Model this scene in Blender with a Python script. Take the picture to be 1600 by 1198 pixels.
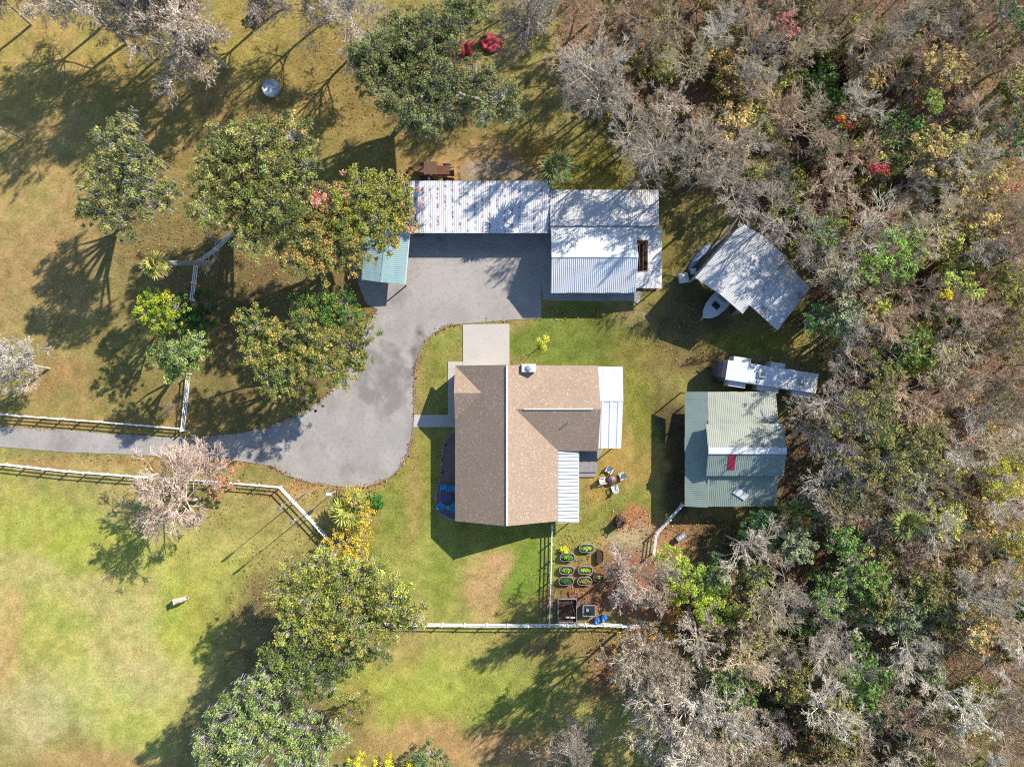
import bpy, bmesh, math, random
import numpy as np
from mathutils import Vector, Matrix

# ------------------------------------------------------------------ camera, sky, sun, exposure
sc = bpy.context.scene
for o in list(bpy.data.objects): bpy.data.objects.remove(o)
COL = sc.collection
H, S = 85.0, 13.0                       # drone height (m), photo pixels per metre on the ground
cam = bpy.data.cameras.new('camera'); cam.sensor_width = 36.0
cam.lens = 18.0 / ((800.0 / S) / H); cam.clip_start = 1.0; cam.clip_end = 3000.0
camo = bpy.data.objects.new('camera', cam); COL.objects.link(camo); camo.location = (0, 0, H)
sc.camera = camo
ELEV = math.radians(35.5); SX, SY = 0.775, 0.632     # sun stands towards +x +y
world = bpy.data.worlds.new('World'); sc.world = world; world.use_nodes = True
wn = world.node_tree; bg = wn.nodes['Background']
sky = wn.nodes.new('ShaderNodeTexSky'); sky.sky_type = 'NISHITA'; sky.sun_disc = False
sky.sun_elevation = ELEV; sky.sun_rotation = math.atan2(SX, SY)
wn.links.new(sky.outputs[0], bg.inputs[0]); bg.inputs[1].default_value = 0.125
sky.ozone_density = 3.5; sky.dust_density = .2; sky.air_density = 1.2
sl = bpy.data.lights.new('sun', 'SUN'); sl.energy = 5.0; sl.angle = math.radians(0.5); sl.color = (1.0, 0.94, 0.83)
so = bpy.data.objects.new('sun', sl); COL.objects.link(so)
so.rotation_euler = Vector((SX * math.cos(ELEV), SY * math.cos(ELEV), math.sin(ELEV))).to_track_quat('Z', 'Y').to_euler()
so.location = (40, 40, 80)
sc.view_settings.view_transform = 'Standard'; sc.view_settings.look = 'None'
sc.view_settings.gamma = 1.0; sc.view_settings.use_curve_mapping = False
sc.view_settings.exposure = 0.94
sc.cycles.use_denoising = False; sc.cycles.pixel_filter_type = 'BLACKMAN_HARRIS'; sc.cycles.filter_width = 1.15
sc.cycles.max_bounces = 6; sc.cycles.diffuse_bounces = 2; sc.cycles.transmission_bounces = 4; sc.cycles.transparent_max_bounces = 6
KLIT = 1.72                               # lit horizontal surface: pixel = albedo * KLIT

# ------------------------------------------------------------------ helpers
def W(px, py, h=0.0):
    k = (H - h) / H / S
    return Vector(((px - 800.0) * k, (599.0 - py) * k, h))
def lin(c): 
    c = np.asarray(c, float) / 255.0
    return np.where(c <= 0.04045, c / 12.92, ((c + 0.055) / 1.055) ** 2.4)
def A(r, g, b, f=1.0): return tuple(float(v) for v in lin((r, g, b)) / KLIT * f)   # albedo for a lit colour

_rng = np.random.default_rng(5)
_lat = _rng.random((8, 97, 97))
def vnoise(x, y, scale, k=0):
    x = np.asarray(x, float) / scale + 31.7 * k; y = np.asarray(y, float) / scale + 17.3 * k
    xi = np.floor(x).astype(int); yi = np.floor(y).astype(int); fx = x - xi; fy = y - yi
    fx = fx * fx * (3 - 2 * fx); fy = fy * fy * (3 - 2 * fy); L = _lat[k % 8]
    a = L[xi % 97, yi % 97]; b = L[(xi + 1) % 97, yi % 97]; c = L[xi % 97, (yi + 1) % 97]; d = L[(xi + 1) % 97, (yi + 1) % 97]
    return a * (1 - fx) * (1 - fy) + b * fx * (1 - fy) + c * (1 - fx) * fy + d * fx * fy
def fbm(x, y, scale, k=0, oct=4):
    s = 0; a = 1; t = 0
    for i in range(oct): s = s + a * vnoise(x, y, scale / 2 ** i, k + i); t += a; a *= .55
    return s / t

def mesh_np(name, verts, faces, col=None, smooth=False):
    verts = np.ascontiguousarray(verts, np.float32).reshape(-1, 3); faces = np.ascontiguousarray(faces, np.int32)
    n = faces.shape[1]; me = bpy.data.meshes.new(name)
    me.vertices.add(len(verts)); me.vertices.foreach_set('co', verts.ravel())
    me.loops.add(faces.size); me.loops.foreach_set('vertex_index', faces.ravel())
    me.polygons.add(len(faces)); me.polygons.foreach_set('loop_start', np.arange(0, faces.size, n, dtype=np.int32))
    if smooth: me.polygons.foreach_set('use_smooth', np.ones(len(faces), bool))
    if col is not None:
        at = me.attributes.new('Col', 'FLOAT_COLOR', 'POINT')
        c4 = np.ones((len(verts), 4), np.float32); c4[:, :3] = col; at.data.foreach_set('color', c4.ravel())
    me.update(calc_edges=True); return me

class MB:
    def __init__(s): s.v = []; s.f = []
    def add(s, vs, fs):
        o = len(s.v); s.v += [tuple(v) for v in vs]; s.f += [tuple(i + o for i in f) for f in fs]; return s
    def box(s, x0, y0, z0, x1, y1, z1):
        return s.add([(x0,y0,z0),(x1,y0,z0),(x1,y1,z0),(x0,y1,z0),(x0,y0,z1),(x1,y0,z1),(x1,y1,z1),(x0,y1,z1)],
                     [(3,2,1,0),(4,5,6,7),(0,1,5,4),(1,2,6,5),(2,3,7,6),(3,0,4,7)])
    def bar(s, a, b, w, h=None):                     # box beam from a to b
        h = h or w; a = Vector(a); b = Vector(b); d = (b - a).normalized()
        up = Vector((0, 0, 1)) if abs(d.z) < .95 else Vector((1, 0, 0))
        x = d.cross(up).normalized() * w / 2; y = x.cross(d).normalized() * h / 2
        return s.add([a-x-y, a+x-y, a+x+y, a-x+y, b-x-y, b+x-y, b+x+y, b-x+y],
                     [(0,1,2,3),(7,6,5,4),(0,4,5,1),(1,5,6,2),(2,6,7,3),(3,7,4,0)])
    def slab(s, poly, t):                            # polygon (list of 3d), extruded down by t
        n = len(poly); P = [Vector(p) for p in poly]
        nz = sum(P[i].x * P[(i+1) % n].y - P[(i+1) % n].x * P[i].y for i in range(n))
        if nz < 0: P = P[::-1]
        Q = [p - Vector((0, 0, t)) for p in P]
        return s.add(P + Q, [tuple(range(n)), tuple(range(2*n-1, n-1, -1))] + [(i, i+n, (i+1) % n + n, (i+1) % n) for i in range(n)])
    def lathe(s, prof, cx=0, cy=0, n=20, sx=1, sy=1):   # profile [(r,z)...] bottom to top
        vs = []; m = len(prof)
        for r, z in prof:
            for i in range(n):
                a = 2 * math.pi * i / n; vs.append((cx + sx * r * math.cos(a), cy + sy * r * math.sin(a), z))
        fs = [(j*n+i, j*n+(i+1) % n, (j+1)*n+(i+1) % n, (j+1)*n+i) for j in range(m-1) for i in range(n)]
        fs += [tuple(range(n-1, -1, -1)), tuple(range((m-1)*n, m*n))]
        return s.add(vs, fs)
    def mesh(s, name):
        me = bpy.data.meshes.new(name); me.from_pydata(s.v, [], s.f); me.update(); return me
    def build(s, name, m, parent=None, smooth=False):
        return obj(name, s.mesh(name), m, parent, smooth)

def obj(name, me, m=None, parent=None, smooth=False):
    o = bpy.data.objects.new(name, me); COL.objects.link(o)
    if m is not None and me is not None and not me.materials: me.materials.append(m)
    if parent is not None: o.parent = parent
    if smooth: me.polygons.foreach_set('use_smooth', np.ones(len(me.polygons), bool))
    return o
def tag(o, label=None, cat=None, group=None, kind=None):
    if label: o['label'] = label
    if cat: o['category'] = cat
    if group: o['group'] = group
    if kind: o['kind'] = kind
    return o
def thing(name, label, cat, loc=(0, 0, 0), rz=0.0, group=None):
    o = bpy.data.objects.new(name, None); COL.objects.link(o); o.location = loc; o.rotation_euler.z = rz
    o.empty_display_size = .2
    return tag(o, label, cat, group)
def copy_tree(o, parent=None):
    c = o.copy(); COL.objects.link(c); c.parent = parent
    for ch in o.children: copy_tree(ch, c)
    return c

# ------------------------------------------------------------------ materials
def N(nt, t, **kw):
    n = nt.nodes.new(t)
    for k, v in kw.items(): setattr(n, k, v)
    return n
def math_(nt, op, a, b=None, c=None, clamp=False):
    n = N(nt, 'ShaderNodeMath', operation=op); n.use_clamp = clamp
    for i, v in enumerate((a, b, c)):
        if v is None: continue
        if isinstance(v, (int, float)): n.inputs[i].default_value = v
        else: nt.links.new(v, n.inputs[i])
    return n.outputs[0]
def mix_(nt, f, a, b, blend='MIX'):
    n = N(nt, 'ShaderNodeMix', data_type='RGBA', blend_type=blend)
    for s, v in ((n.inputs[0], f), (n.inputs[6], a), (n.inputs[7], b)):
        if isinstance(v, (int, float)): s.default_value = v
        elif isinstance(v, tuple): s.default_value = (*v[:3], 1)
        else: nt.links.new(v, s)
    return n.outputs[2]
def noise_(nt, vec, scale, detail=4, rough=.6, stretch=None):
    if stretch:
        mp = N(nt, 'ShaderNodeMapping'); mp.inputs['Scale'].default_value = stretch
        nt.links.new(vec, mp.inputs[0]); vec = mp.outputs[0]
    n = N(nt, 'ShaderNodeTexNoise'); n.inputs['Scale'].default_value = scale; n.inputs['Detail'].default_value = detail
    n.inputs['Roughness'].default_value = rough; nt.links.new(vec, n.inputs['Vector']); return n.outputs[0]
def step_(nt, v, lo, hi):
    n = N(nt, 'ShaderNodeMapRange'); n.clamp = True; nt.links.new(v, n.inputs[0])
    n.inputs[1].default_value = lo; n.inputs[2].default_value = hi; return n.outputs[0]
def blob_(nt, pos, cx, cy, rx, ry, soft=.5, nz=None):
    sp = N(nt, 'ShaderNodeSeparateXYZ'); nt.links.new(pos, sp.inputs[0])
    dx = math_(nt, 'DIVIDE', math_(nt, 'SUBTRACT', sp.outputs[0], cx), rx); dy = math_(nt, 'DIVIDE', math_(nt, 'SUBTRACT', sp.outputs[1], cy), ry)
    d = math_(nt, 'SQRT', math_(nt, 'ADD', math_(nt, 'MULTIPLY', dx, dx), math_(nt, 'MULTIPLY', dy, dy)))
    if nz is not None: d = math_(nt, 'ADD', d, math_(nt, 'MULTIPLY_ADD', nz, 1.4, -.7))
    n = N(nt, 'ShaderNodeMapRange'); n.clamp = True; nt.links.new(d, n.inputs[0])
    n.inputs[1].default_value = 1 + soft * .5; n.inputs[2].default_value = 1 - soft * .5; return n.outputs[0]
MATS = {}
def mat(name, base, rough=.8, var=.15, scale=2.0, fine=14.0, bump=.0, metal=0.0, spec=.3, coord='pos', stains=None, extra=None):
    if name in MATS: return MATS[name]
    m = bpy.data.materials.new(name); m.use_nodes = True; nt = m.node_tree; p = nt.nodes['Principled BSDF']
    if coord == 'pos': vec = N(nt, 'ShaderNodeNewGeometry').outputs['Position']
    else: vec = N(nt, 'ShaderNodeTexCoord').outputs['Object']
    f = math_(nt, 'ADD', math_(nt, 'MULTIPLY', noise_(nt, vec, scale), .6), math_(nt, 'MULTIPLY', noise_(nt, vec, fine, 3), .4))
    f = step_(nt, f, .3, .7)
    c = mix_(nt, f, tuple(v * (1 - var) for v in base), tuple(min(v * (1 + var), 1) for v in base))
    if stains:                              # (colour, scale, lo, hi, strength, stretch)
        for sc_, ss, lo, hi, st, stretch in stains:
            g = math_(nt, 'MULTIPLY', step_(nt, noise_(nt, vec, ss, 5, .65, stretch), lo, hi), st); c = mix_(nt, g, c, sc_)
    if extra: c = extra(nt, vec, c)
    nt.links.new(c, p.inputs['Base Color']); p.inputs['Roughness'].default_value = rough; p.inputs['Metallic'].default_value = metal
    p.inputs['Specular IOR Level'].default_value = spec
    if bump:
        b = N(nt, 'ShaderNodeBump'); b.inputs['Strength'].default_value = bump; b.inputs['Distance'].default_value = .03
        nt.links.new(noise_(nt, vec, fine, 4), b.inputs['Height']); nt.links.new(b.outputs[0], p.inputs['Normal'])
    MATS[name] = m; return m
def colmat(name, rough=.75, trans=0.0, var=.12, scale=8.0, spec=.2, bump=0.0):   # vertex colour x object colour
    m = bpy.data.materials.new(name); m.use_nodes = True; nt = m.node_tree; p = nt.nodes['Principled BSDF']
    at = N(nt, 'ShaderNodeAttribute', attribute_name='Col'); oi = N(nt, 'ShaderNodeObjectInfo')
    c = mix_(nt, 1.0, at.outputs['Color'], oi.outputs['Color'], 'MULTIPLY')
    pos = N(nt, 'ShaderNodeNewGeometry').outputs['Position']
    nz = math_(nt, 'MULTIPLY_ADD', step_(nt, noise_(nt, pos, scale, 4, .7), .3, .7), 2 * var, 1 - var)
    cb = N(nt, 'ShaderNodeCombineColor')
    for i in range(3): nt.links.new(nz, cb.inputs[i])
    c = mix_(nt, 1.0, c, cb.outputs[0], 'MULTIPLY')
    nt.links.new(c, p.inputs['Base Color']); p.inputs['Roughness'].default_value = rough; p.inputs['Specular IOR Level'].default_value = spec
    if trans:
        tr = N(nt, 'ShaderNodeBsdfTranslucent'); nt.links.new(c, tr.inputs[0]); mx = N(nt, 'ShaderNodeMixShader'); mx.inputs[0].default_value = trans
        nt.links.new(p.outputs[0], mx.inputs[1]); nt.links.new(tr.outputs[0], mx.inputs[2]); nt.links.new(mx.outputs[0], nt.nodes['Material Output'].inputs[0])
    if bump:
        b = N(nt, 'ShaderNodeBump'); b.inputs['Strength'].default_value = bump; b.inputs['Distance'].default_value = .06
        nt.links.new(noise_(nt, pos, 5.0, 5, .7), b.inputs['Height']); nt.links.new(b.outputs[0], p.inputs['Normal'])
    MATS[name] = m; return m
m_leaf = colmat('leaf', .6, .28, .15, 3.0, .25)
m_bark = colmat('bark', .9, 0, .18, 6.0, .1)
m_ground = colmat('earth_and_turf', .95, 0, .27, 3.2, .05, .6)
m_litter = colmat('litter_blades', .85, 0, .1, 9.0, .1); m_grass = colmat('grass_blades', .8, .5, .1, 9.0, .1)

RUST = A(165, 95, 75)
def rust_cols(pitch, x0, lo, hi):
    def f(nt, vec, c):
        sp = N(nt, 'ShaderNodeSeparateXYZ'); nt.links.new(vec, sp.inputs[0])
        fr = math_(nt, 'FRACT', math_(nt, 'DIVIDE', math_(nt, 'ADD', sp.outputs[0], x0 + 100), pitch))
        near = step_(nt, math_(nt, 'ABSOLUTE', math_(nt, 'SUBTRACT', fr, .5)), .2, .09)
        nz = step_(nt, noise_(nt, vec, 1.9, 3, .7), lo, hi)
        return mix_(nt, math_(nt, 'MULTIPLY', math_(nt, 'MULTIPLY', near, nz), .8), c, A(160, 70, 62))
    return f
m_tin = mat('weathered_white_tin', A(246, 246, 248, 1.0), .45, .07, .8, 10, .05, .0, .5, stains=[(RUST, .5, .64, .74, .35, None), (A(176,176,182), .6, .54, .8, .4, (1, .25, 1))], extra=rust_cols(.86, .2, .495, .555))
m_tin2 = mat('white_tin_sheet', A(244, 245, 247, 1.0), .42, .06, .7, 9, .05, .0, .5, stains=[(A(190,186,186), .5, .54, .8, .4, (.3, 1, 1)), (RUST, 1.1, .7, .76, .5, None)])
m_shedtin = mat('dull_shed_tin', A(226, 224, 222, 1.0), .5, .1, .6, 8, .05, .0, .4, stains=[(A(180,172,160), .4, .5, .75, .4, None), (RUST, .8, .66, .74, .45, None)])
m_teal = mat('pale_teal_tin', A(160, 192, 196), .5, .08, .8, 9, .05, 0, .4, stains=[(A(120,140,140), .6, .55, .8, .4, None)])
m_green = mat('pale_green_tin', A(158, 174, 164), .5, .09, .7, 9, .05, 0, .4, stains=[(A(120,132,110), .5, .5, .78, .4, None), (RUST, 1.3, .72, .78, .5, None)])
m_cream = mat('faded_cream_tin', A(172, 176, 160), .5, .1, .7, 9, .05, 0, .4, stains=[(A(140,146,120), .5, .5, .78, .5, None)])
m_white = mat('white_paint', (.47, .48, .49), .45, .05, 3, 20, 0, 0, .4)
m_vinyl = mat('white_vinyl', (.76, .77, .79), .4, .06, 1.5, 12, 0, 0, .4, stains=[(A(150,150,140), .9, .55, .8, .3, None)])
m_shingle = mat('tan_shingle', A(180, 157, 136), .9, .1, .35, 9.5, .35, 0, .15, stains=[(A(172,142,120), 3.4, .5, .6, .55, None), (A(236,214,194), 4.1, .54, .64, .5, None), (A(150,125,105), .25, .55, .8, .3, (1, .3, 1))])
m_cap = mat('ridge_vent_white', (.52, .50, .47), .6, .06)
m_siding = mat('beige_siding', A(190, 175, 155), .8, .08)
m_wood = mat('grey_deck_board', A(165, 160, 158), .8, .16, 2, 16, .2)
m_brown = mat('brown_timber', A(120, 90, 70), .85, .2, 2, 16, .2)
m_dark = mat('dark_rubber', (.02, .02, .022), .8, .2)
m_steel = mat('grey_steel', (.32, .33, .35), .45, .12, 2, 12, 0, .5)
m_galv = mat('galvanised_steel', (.42, .43, .45), .4, .12, 3, 14, 0, .6)
m_glass = mat('dark_glass', (.02, .025, .03), .08, .1, 2, 8, 0, 0, .6)
m_ruststeel = mat('rusty_steel', A(120, 80, 60), .85, .3, 2, 10, .2)
m_yellow = mat('faded_yellow_paint', A(190, 150, 84), .7, .3, 3, 10, .1, 0, .2, stains=[(A(110,76,58), 2, .46, .6, .85, None)])
m_red = mat('red_tarp', A(176, 58, 60), .7, .3, 1.5, 9, .3, 0, .4)
m_maroon = mat('maroon_panel', A(165, 45, 75), .5, .12, 2, 9, .1)
m_blue = mat('turquoise_plastic', A(60, 175, 230), .4, .06, 3, 12, 0, 0, .4)
m_blue2 = mat('blue_plastic', A(40, 120, 215), .4, .08, 3, 12, 0, 0, .4)
m_soil = mat('garden_soil', A(85, 62, 48), .95, .3, 3, 12, .5)
m_stone = mat('pale_stone', A(165, 155, 155), .85, .25, 2, 9, .3, coord='pos')
m_conc = mat('concrete', A(212, 203, 194), .85, .05, .7, 9, .12, 0, .2, stains=[(A(180,165,155), .5, .52, .8, .45, None)])
m_conc2 = mat('grey_concrete', A(180, 176, 172), .85, .1, .7, 9, .12, 0, .2, stains=[(A(120,115,110), .5, .48, .75, .6, None)])
def asph(nt, vec, c):
    nz = noise_(nt, vec, .55, 5, .6); n2 = noise_(nt, vec, 2.2, 5, .7)
    def bl(px, py, rx, ry, colr, st, soft=.6):
        nonlocal c
        p = W(px, py); c = mix_(nt, math_(nt, 'MULTIPLY', blob_(nt, vec, p.x, p.y, rx, ry, soft, nz), st), c, colr)
    bl(655, 560, .9, 3.6, A(105, 92, 88), .75, .5); bl(735, 420, 6.5, 3.6, A(190, 182, 176), .55, .9); bl(690, 440, 3, 2.5, A(200, 190, 184), .5, .8)
    bl(600, 595, 3.2, 4.4, A(140, 134, 132), .75, .2); bl(548, 735, 1.2, 1.4, A(125, 118, 112), .45, .8); bl(560, 680, 8, 3, A(176, 170, 170), .5, .9)
    bl(785, 385, 5, .8, A(140, 132, 128), .4, .8); bl(640, 700, .8, 3.5, A(150, 142, 138), .4, .9)
    c = mix_(nt, math_(nt, 'MULTIPLY', step_(nt, noise_(nt, vec, .9, 6, .7, (1, .35, 1)), .56, .68), .25), c, A(205, 200, 198))
    c = mix_(nt, math_(nt, 'MULTIPLY', step_(nt, noise_(nt, vec, .28, 6, .68), .48, .62), .6), c, A(196, 188, 182))
    c = mix_(nt, math_(nt, 'MULTIPLY', step_(nt, noise_(nt, vec, .16, 5, .7), .55, .66), .5), c, A(138, 131, 128))
    c = mix_(nt, math_(nt, 'MULTIPLY', step_(nt, noise_(nt, vec, 9, 2, .8), .56, .7), .3), c, A(120, 116, 116))
    return mix_(nt, math_(nt, 'MULTIPLY', step_(nt, n2, .52, .68), .42), c, A(136, 128, 122))
m_asph = mat('bleached_asphalt', A(178, 171, 163), .9, .2, .35, 7, .35, 0, .2, extra=asph)

# ------------------------------------------------------------------ ground
PX = lambda x: 800 + x * S
PY = lambda y: 599 - y * S
def poly_in(px, py, poly):
    ins = np.zeros(np.shape(px), bool); n = len(poly)
    for i in range(n):
        x1, y1 = poly[i]; x2, y2 = poly[(i + 1) % n]
        if y1 == y2: continue
        c = ((y1 > py) != (y2 > py)) & (px < (x2 - x1) * (py - y1) / (y2 - y1) + x1); ins ^= c
    return ins
WOOD = [(835,-500),(860,40),(905,150),(950,215),(1000,262),(1060,300),(1130,318),(1190,352),(1235,395),(1262,450),(1236,500),(1262,545),(1290,580),(1262,625),
        (1224,650),(1222,800),(1160,815),(1100,850),(1085,905),(1060,990),(1010,1040),(1035,1110),(1000,1500),(2600,1500),(2600,-500)]
GCOLS = [  # px, py, rx, ry (px), colour, strength, softness
    (120,120,420,220,(176,154,82),.95,1.0), (80,300,150,220,(182,156,98),.8,1.0), (230,150,120,60,(160,134,80),.6,.9), (380,200,90,60,(176,146,92),.7,.8),
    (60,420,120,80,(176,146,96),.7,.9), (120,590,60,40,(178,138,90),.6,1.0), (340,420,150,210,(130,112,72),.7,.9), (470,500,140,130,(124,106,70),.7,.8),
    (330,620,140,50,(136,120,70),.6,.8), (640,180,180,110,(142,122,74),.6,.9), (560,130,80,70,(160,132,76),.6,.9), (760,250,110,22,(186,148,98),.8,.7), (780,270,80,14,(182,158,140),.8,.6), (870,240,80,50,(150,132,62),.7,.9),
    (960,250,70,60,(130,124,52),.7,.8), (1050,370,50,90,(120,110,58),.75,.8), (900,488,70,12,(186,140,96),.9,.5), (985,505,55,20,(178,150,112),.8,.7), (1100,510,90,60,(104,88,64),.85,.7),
    (880,535,90,40,(124,140,58),.9,.6), (960,560,60,60,(120,124,56),.8,.7), (1010,600,60,90,(132,122,62),.8,.8), (1060,560,50,30,(146,126,74),.6,.8), (1170,535,70,22,(150,150,56),.7,.7),
    (690,545,42,42,(150,152,72),.95,.3), (672,620,26,60,(146,146,70),.9,.4),
    (990,690,60,120,(160,150,72),.85,.7), (975,720,60,40,(190,150,88),.6,.8), (930,740,40,40,(184,148,76),.6,.8), (1000,640,30,50,(138,140,58),.7,.8), (940,800,60,50,(140,142,66),.75,.8), (985,815,36,20,(192,128,88),.85,.6), (960,845,60,14,(186,172,104),.6,.7),
    (1055,840,45,26,(190,138,96),.8,.7), (920,905,70,62,(150,104,76),.95,.5), (880,960,30,22,(120,104,80),.7,.7), (990,930,70,60,(166,118,92),.85,.6), (990,850,40,25,(196,170,140),.6,.8),
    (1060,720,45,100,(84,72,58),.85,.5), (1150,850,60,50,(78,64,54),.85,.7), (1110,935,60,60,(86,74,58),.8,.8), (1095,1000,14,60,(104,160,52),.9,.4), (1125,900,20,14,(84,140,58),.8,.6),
    (760,830,120,170,(156,156,72),.9,.7), (640,800,70,90,(150,150,66),.85,.8), (660,900,80,80,(166,166,82),.8,.8), (600,800,30,40,(132,146,60),.6,.8), (820,880,50,60,(128,152,58),.8,.7), (760,925,44,56,(204,164,116),.9,.5), (700,920,36,60,(146,158,66),.7,.8), (700,950,40,20,(176,170,92),.5,.7),
    (640,780,14,90,(172,150,88),.7,.8), (500,765,100,16,(186,146,92),.85,.7), (470,800,60,40,(178,158,92),.7,.8), (230,720,260,12,(178,140,90),.9,.6), (120,660,180,10,(176,144,86),.8,.6), (640,980,60,14,(180,150,90),.7,.7),
    (120,880,330,150,(184,174,106),.95,.8), (130,960,220,190,(196,184,112),.8,1.0), (60,790,110,60,(174,174,74),.8,.8), (150,840,80,50,(172,178,70),.7,.8), (310,880,110,90,(176,178,80),.8,.8), (290,985,60,50,(176,180,66),.7,1.0), (80,1020,70,60,(180,182,84),.7,.9),
    (170,1110,90,60,(182,186,90),.8,.9), (60,1130,80,50,(206,192,138),.6,1.0), (200,1060,60,40,(204,190,128),.6,1.0), (10,1010,22,70,(206,166,110),.6,.9), (170,1195,120,16,(196,156,104),.6,1.0), (340,830,60,40,(186,176,100),.6,.8), (380,800,50,30,(170,164,90),.6,.8),
    (660,1040,160,90,(180,170,92),.9,.8), (640,1100,110,70,(176,180,74),.75,.9), (760,1070,70,50,(164,178,70),.7,.9), (600,1010,60,40,(178,160,92),.7,.9), (700,1170,120,40,(196,160,106),.8,.8), (880,1060,120,80,(150,150,74),.7,.9), (960,1130,90,40,(184,172,96),.8,.8), (800,1170,80,40,(184,144,98),.7,.9), (560,1150,60,60,(150,122,78),.7,.8),
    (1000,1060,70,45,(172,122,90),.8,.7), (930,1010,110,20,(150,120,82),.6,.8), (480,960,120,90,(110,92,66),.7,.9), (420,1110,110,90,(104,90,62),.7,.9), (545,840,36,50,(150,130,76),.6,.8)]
def ground_col(x, y):
    px = PX(x); py = PY(y)
    wx = (fbm(x, y, 9, 0, 6) - .5) * 190; wy = (fbm(x, y, 9, 3, 6) - .5) * 190
    c = np.empty(np.shape(x) + (3,)); c[...] = lin((160, 146, 84))
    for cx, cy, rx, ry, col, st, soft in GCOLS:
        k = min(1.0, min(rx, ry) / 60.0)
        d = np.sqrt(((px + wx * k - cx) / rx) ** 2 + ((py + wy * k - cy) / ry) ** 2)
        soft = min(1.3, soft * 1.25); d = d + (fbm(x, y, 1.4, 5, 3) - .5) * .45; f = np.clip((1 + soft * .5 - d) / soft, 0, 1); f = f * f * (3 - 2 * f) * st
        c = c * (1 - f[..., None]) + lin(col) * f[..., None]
    w = poly_in(px + wx * .5, py + wy * .5, WOOD)
    wc = np.empty_like(c); t = fbm(x, y, 7, 2)[..., None]; t2 = fbm(x, y, 2.4, 5)[..., None]
    wc[...] = lin((112, 96, 76)); wc = wc * (1 - t) + lin((170, 134, 104)) * t; wc = wc * (.65 + .7 * t2)
    gg = np.clip((fbm(x, y, 6, 6)[..., None] - .5) * 5, 0, 1); wc = wc * (1 - gg * .7) + lin((128, 126, 66)) * gg * .7
    c = np.where(w[..., None], wc, c)
    dw = np.sqrt(((px - 1320) / 60) ** 2 + ((py - 110) / 40) ** 2) + (fbm(x, y, 3, 1) - .5) * 1.2      # black swamp pools
    f = np.clip((1.0 - dw) * 3, 0, 1)[..., None]; c = c * (1 - f) + np.array((.012, .014, .02)) * f
    # turf mottling: straw and green
    g = fbm(x, y, 2.6, 4)[..., None] - .5; g2 = fbm(x, y, .9, 6, 3)[..., None] - .5
    hue = np.concatenate([1 + .22 * g + .12 * g2, 1 - .04 * g, 1 + .18 * g + .2 * g2], -1)
    lum = (c * (.3, .6, .1)).sum(-1, keepdims=True); c = c * .98 + lum * .02
    c = c * np.where(w[..., None], 1, hue) * (1 + .6 * g2 + .18 * (fbm(x, y, .5, 7, 2)[..., None] - .5))
    return np.clip(c / KLIT, 0.004, .8)
def axis(a, b, st, far):
    inner = np.arange(a, b + st, st); out = np.array([4, 10, 25, 60, 150, 400, far])
    return np.concatenate([(a - out)[::-1], inner, b + out])
gx = axis(-64, 64, .34, 900.); gy = axis(-49, 49, .34, 900.)
X, Y = np.meshgrid(gx, gy, indexing='ij'); Z = (fbm(X, Y, 6, 1) - .5) * .05
nx, ny = X.shape; idx = np.arange(nx * ny).reshape(nx, ny)
gf = np.stack([idx[:-1, :-1], idx[1:, :-1], idx[1:, 1:], idx[:-1, 1:]], -1).reshape(-1, 4)
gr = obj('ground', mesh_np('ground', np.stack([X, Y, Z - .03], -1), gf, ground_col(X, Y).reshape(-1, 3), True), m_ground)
tag(gr, 'grass pasture, lawn and leafy woodland floor', kind='structure')

# ------------------------------------------------------------------ paving
DRIVE = [(-700,640),(0,667),(100,672),(200,679),(280,683),(340,680),(400,672),(445,656),(480,640),(510,618),(533,592),(547,565),(560,538),(578,505),(590,484),(572,474),(560,444),(562,372),(600,362),(640,362),
         (845,362),(846,497),(796,500),(723,506),(702,509),(683,518),(666,533),(655,553),(649,580),(647,620),(647,648),(645,668),(642,692),(634,716),(620,736),(600,750),(575,759),(545,761),(510,757),(470,750),(445,740),(428,729),(400,724),(350,717),(300,714),(230,711),(100,706),(0,701),(-700,665)]
def smooth_poly(P, n=5, closed=True):
    out = []; m = len(P)
    for i in range(m):
        p0, p1, p2, p3 = [np.array(P[(i + k - 1) % m] if closed else P[min(max(i + k - 1, 0), m - 1)], float) for k in range(4)]
        if not closed and i == m - 1: out.append(tuple(p1)); break
        for j in range(n):
            t = j / n; out.append(tuple(.5 * (2 * p1 + (p2 - p0) * t + (2 * p0 - 5 * p1 + 4 * p2 - p3) * t * t + (3 * p1 - p0 - 3 * p2 + p3) * t ** 3)))
    return out
def sheet(name, poly, z, m, t=.12, label=None):
    o = MB().slab([(*W(a, b)[:2], z) for a, b in poly], t).build(name, m); return tag(o, label, kind='structure')
_pts = DRIVE[:15] + DRIVE[15:20]
rough = [(a + random.Random(int(a * 7 + b)).uniform(-1.2, 1.2), b + random.Random(int(a + b * 5)).uniform(-1.2, 1.2)) for a, b in smooth_poly(DRIVE[1:15], 6, False)]
rough2 = smooth_poly(DRIVE[22:46], 6, False)
sheet('driveway', [DRIVE[0]] + rough + DRIVE[15:22] + rough2 + [DRIVE[46]], .03, m_asph, label='pale grey bleached asphalt driveway and turning yard')
sheet('concrete_apron', [(723.5,507),(796,506),(796,575),(723.5,575)], .045, m_conc, label='pale concrete apron in front of the garage')
sheet('concrete_path', [(700,565),(723,565),(723,580),(713,580),(713,648),(712,667),(646,667),(647,648),(700,648)], .04, m_conc, label='concrete front path beside the house')
sheet('carport_slab', [(640,340),(846,340),(846,380),(640,378)], .05, m_conc2, label='stained concrete slab under the carport')
sheet('barn_slab', smooth_poly([(846,350),(1000,350),(1000,466),(980,470),(860,469),(849,462),(846,440)], 4), .06, m_conc2, label='grey concrete slab around the barn')
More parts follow.
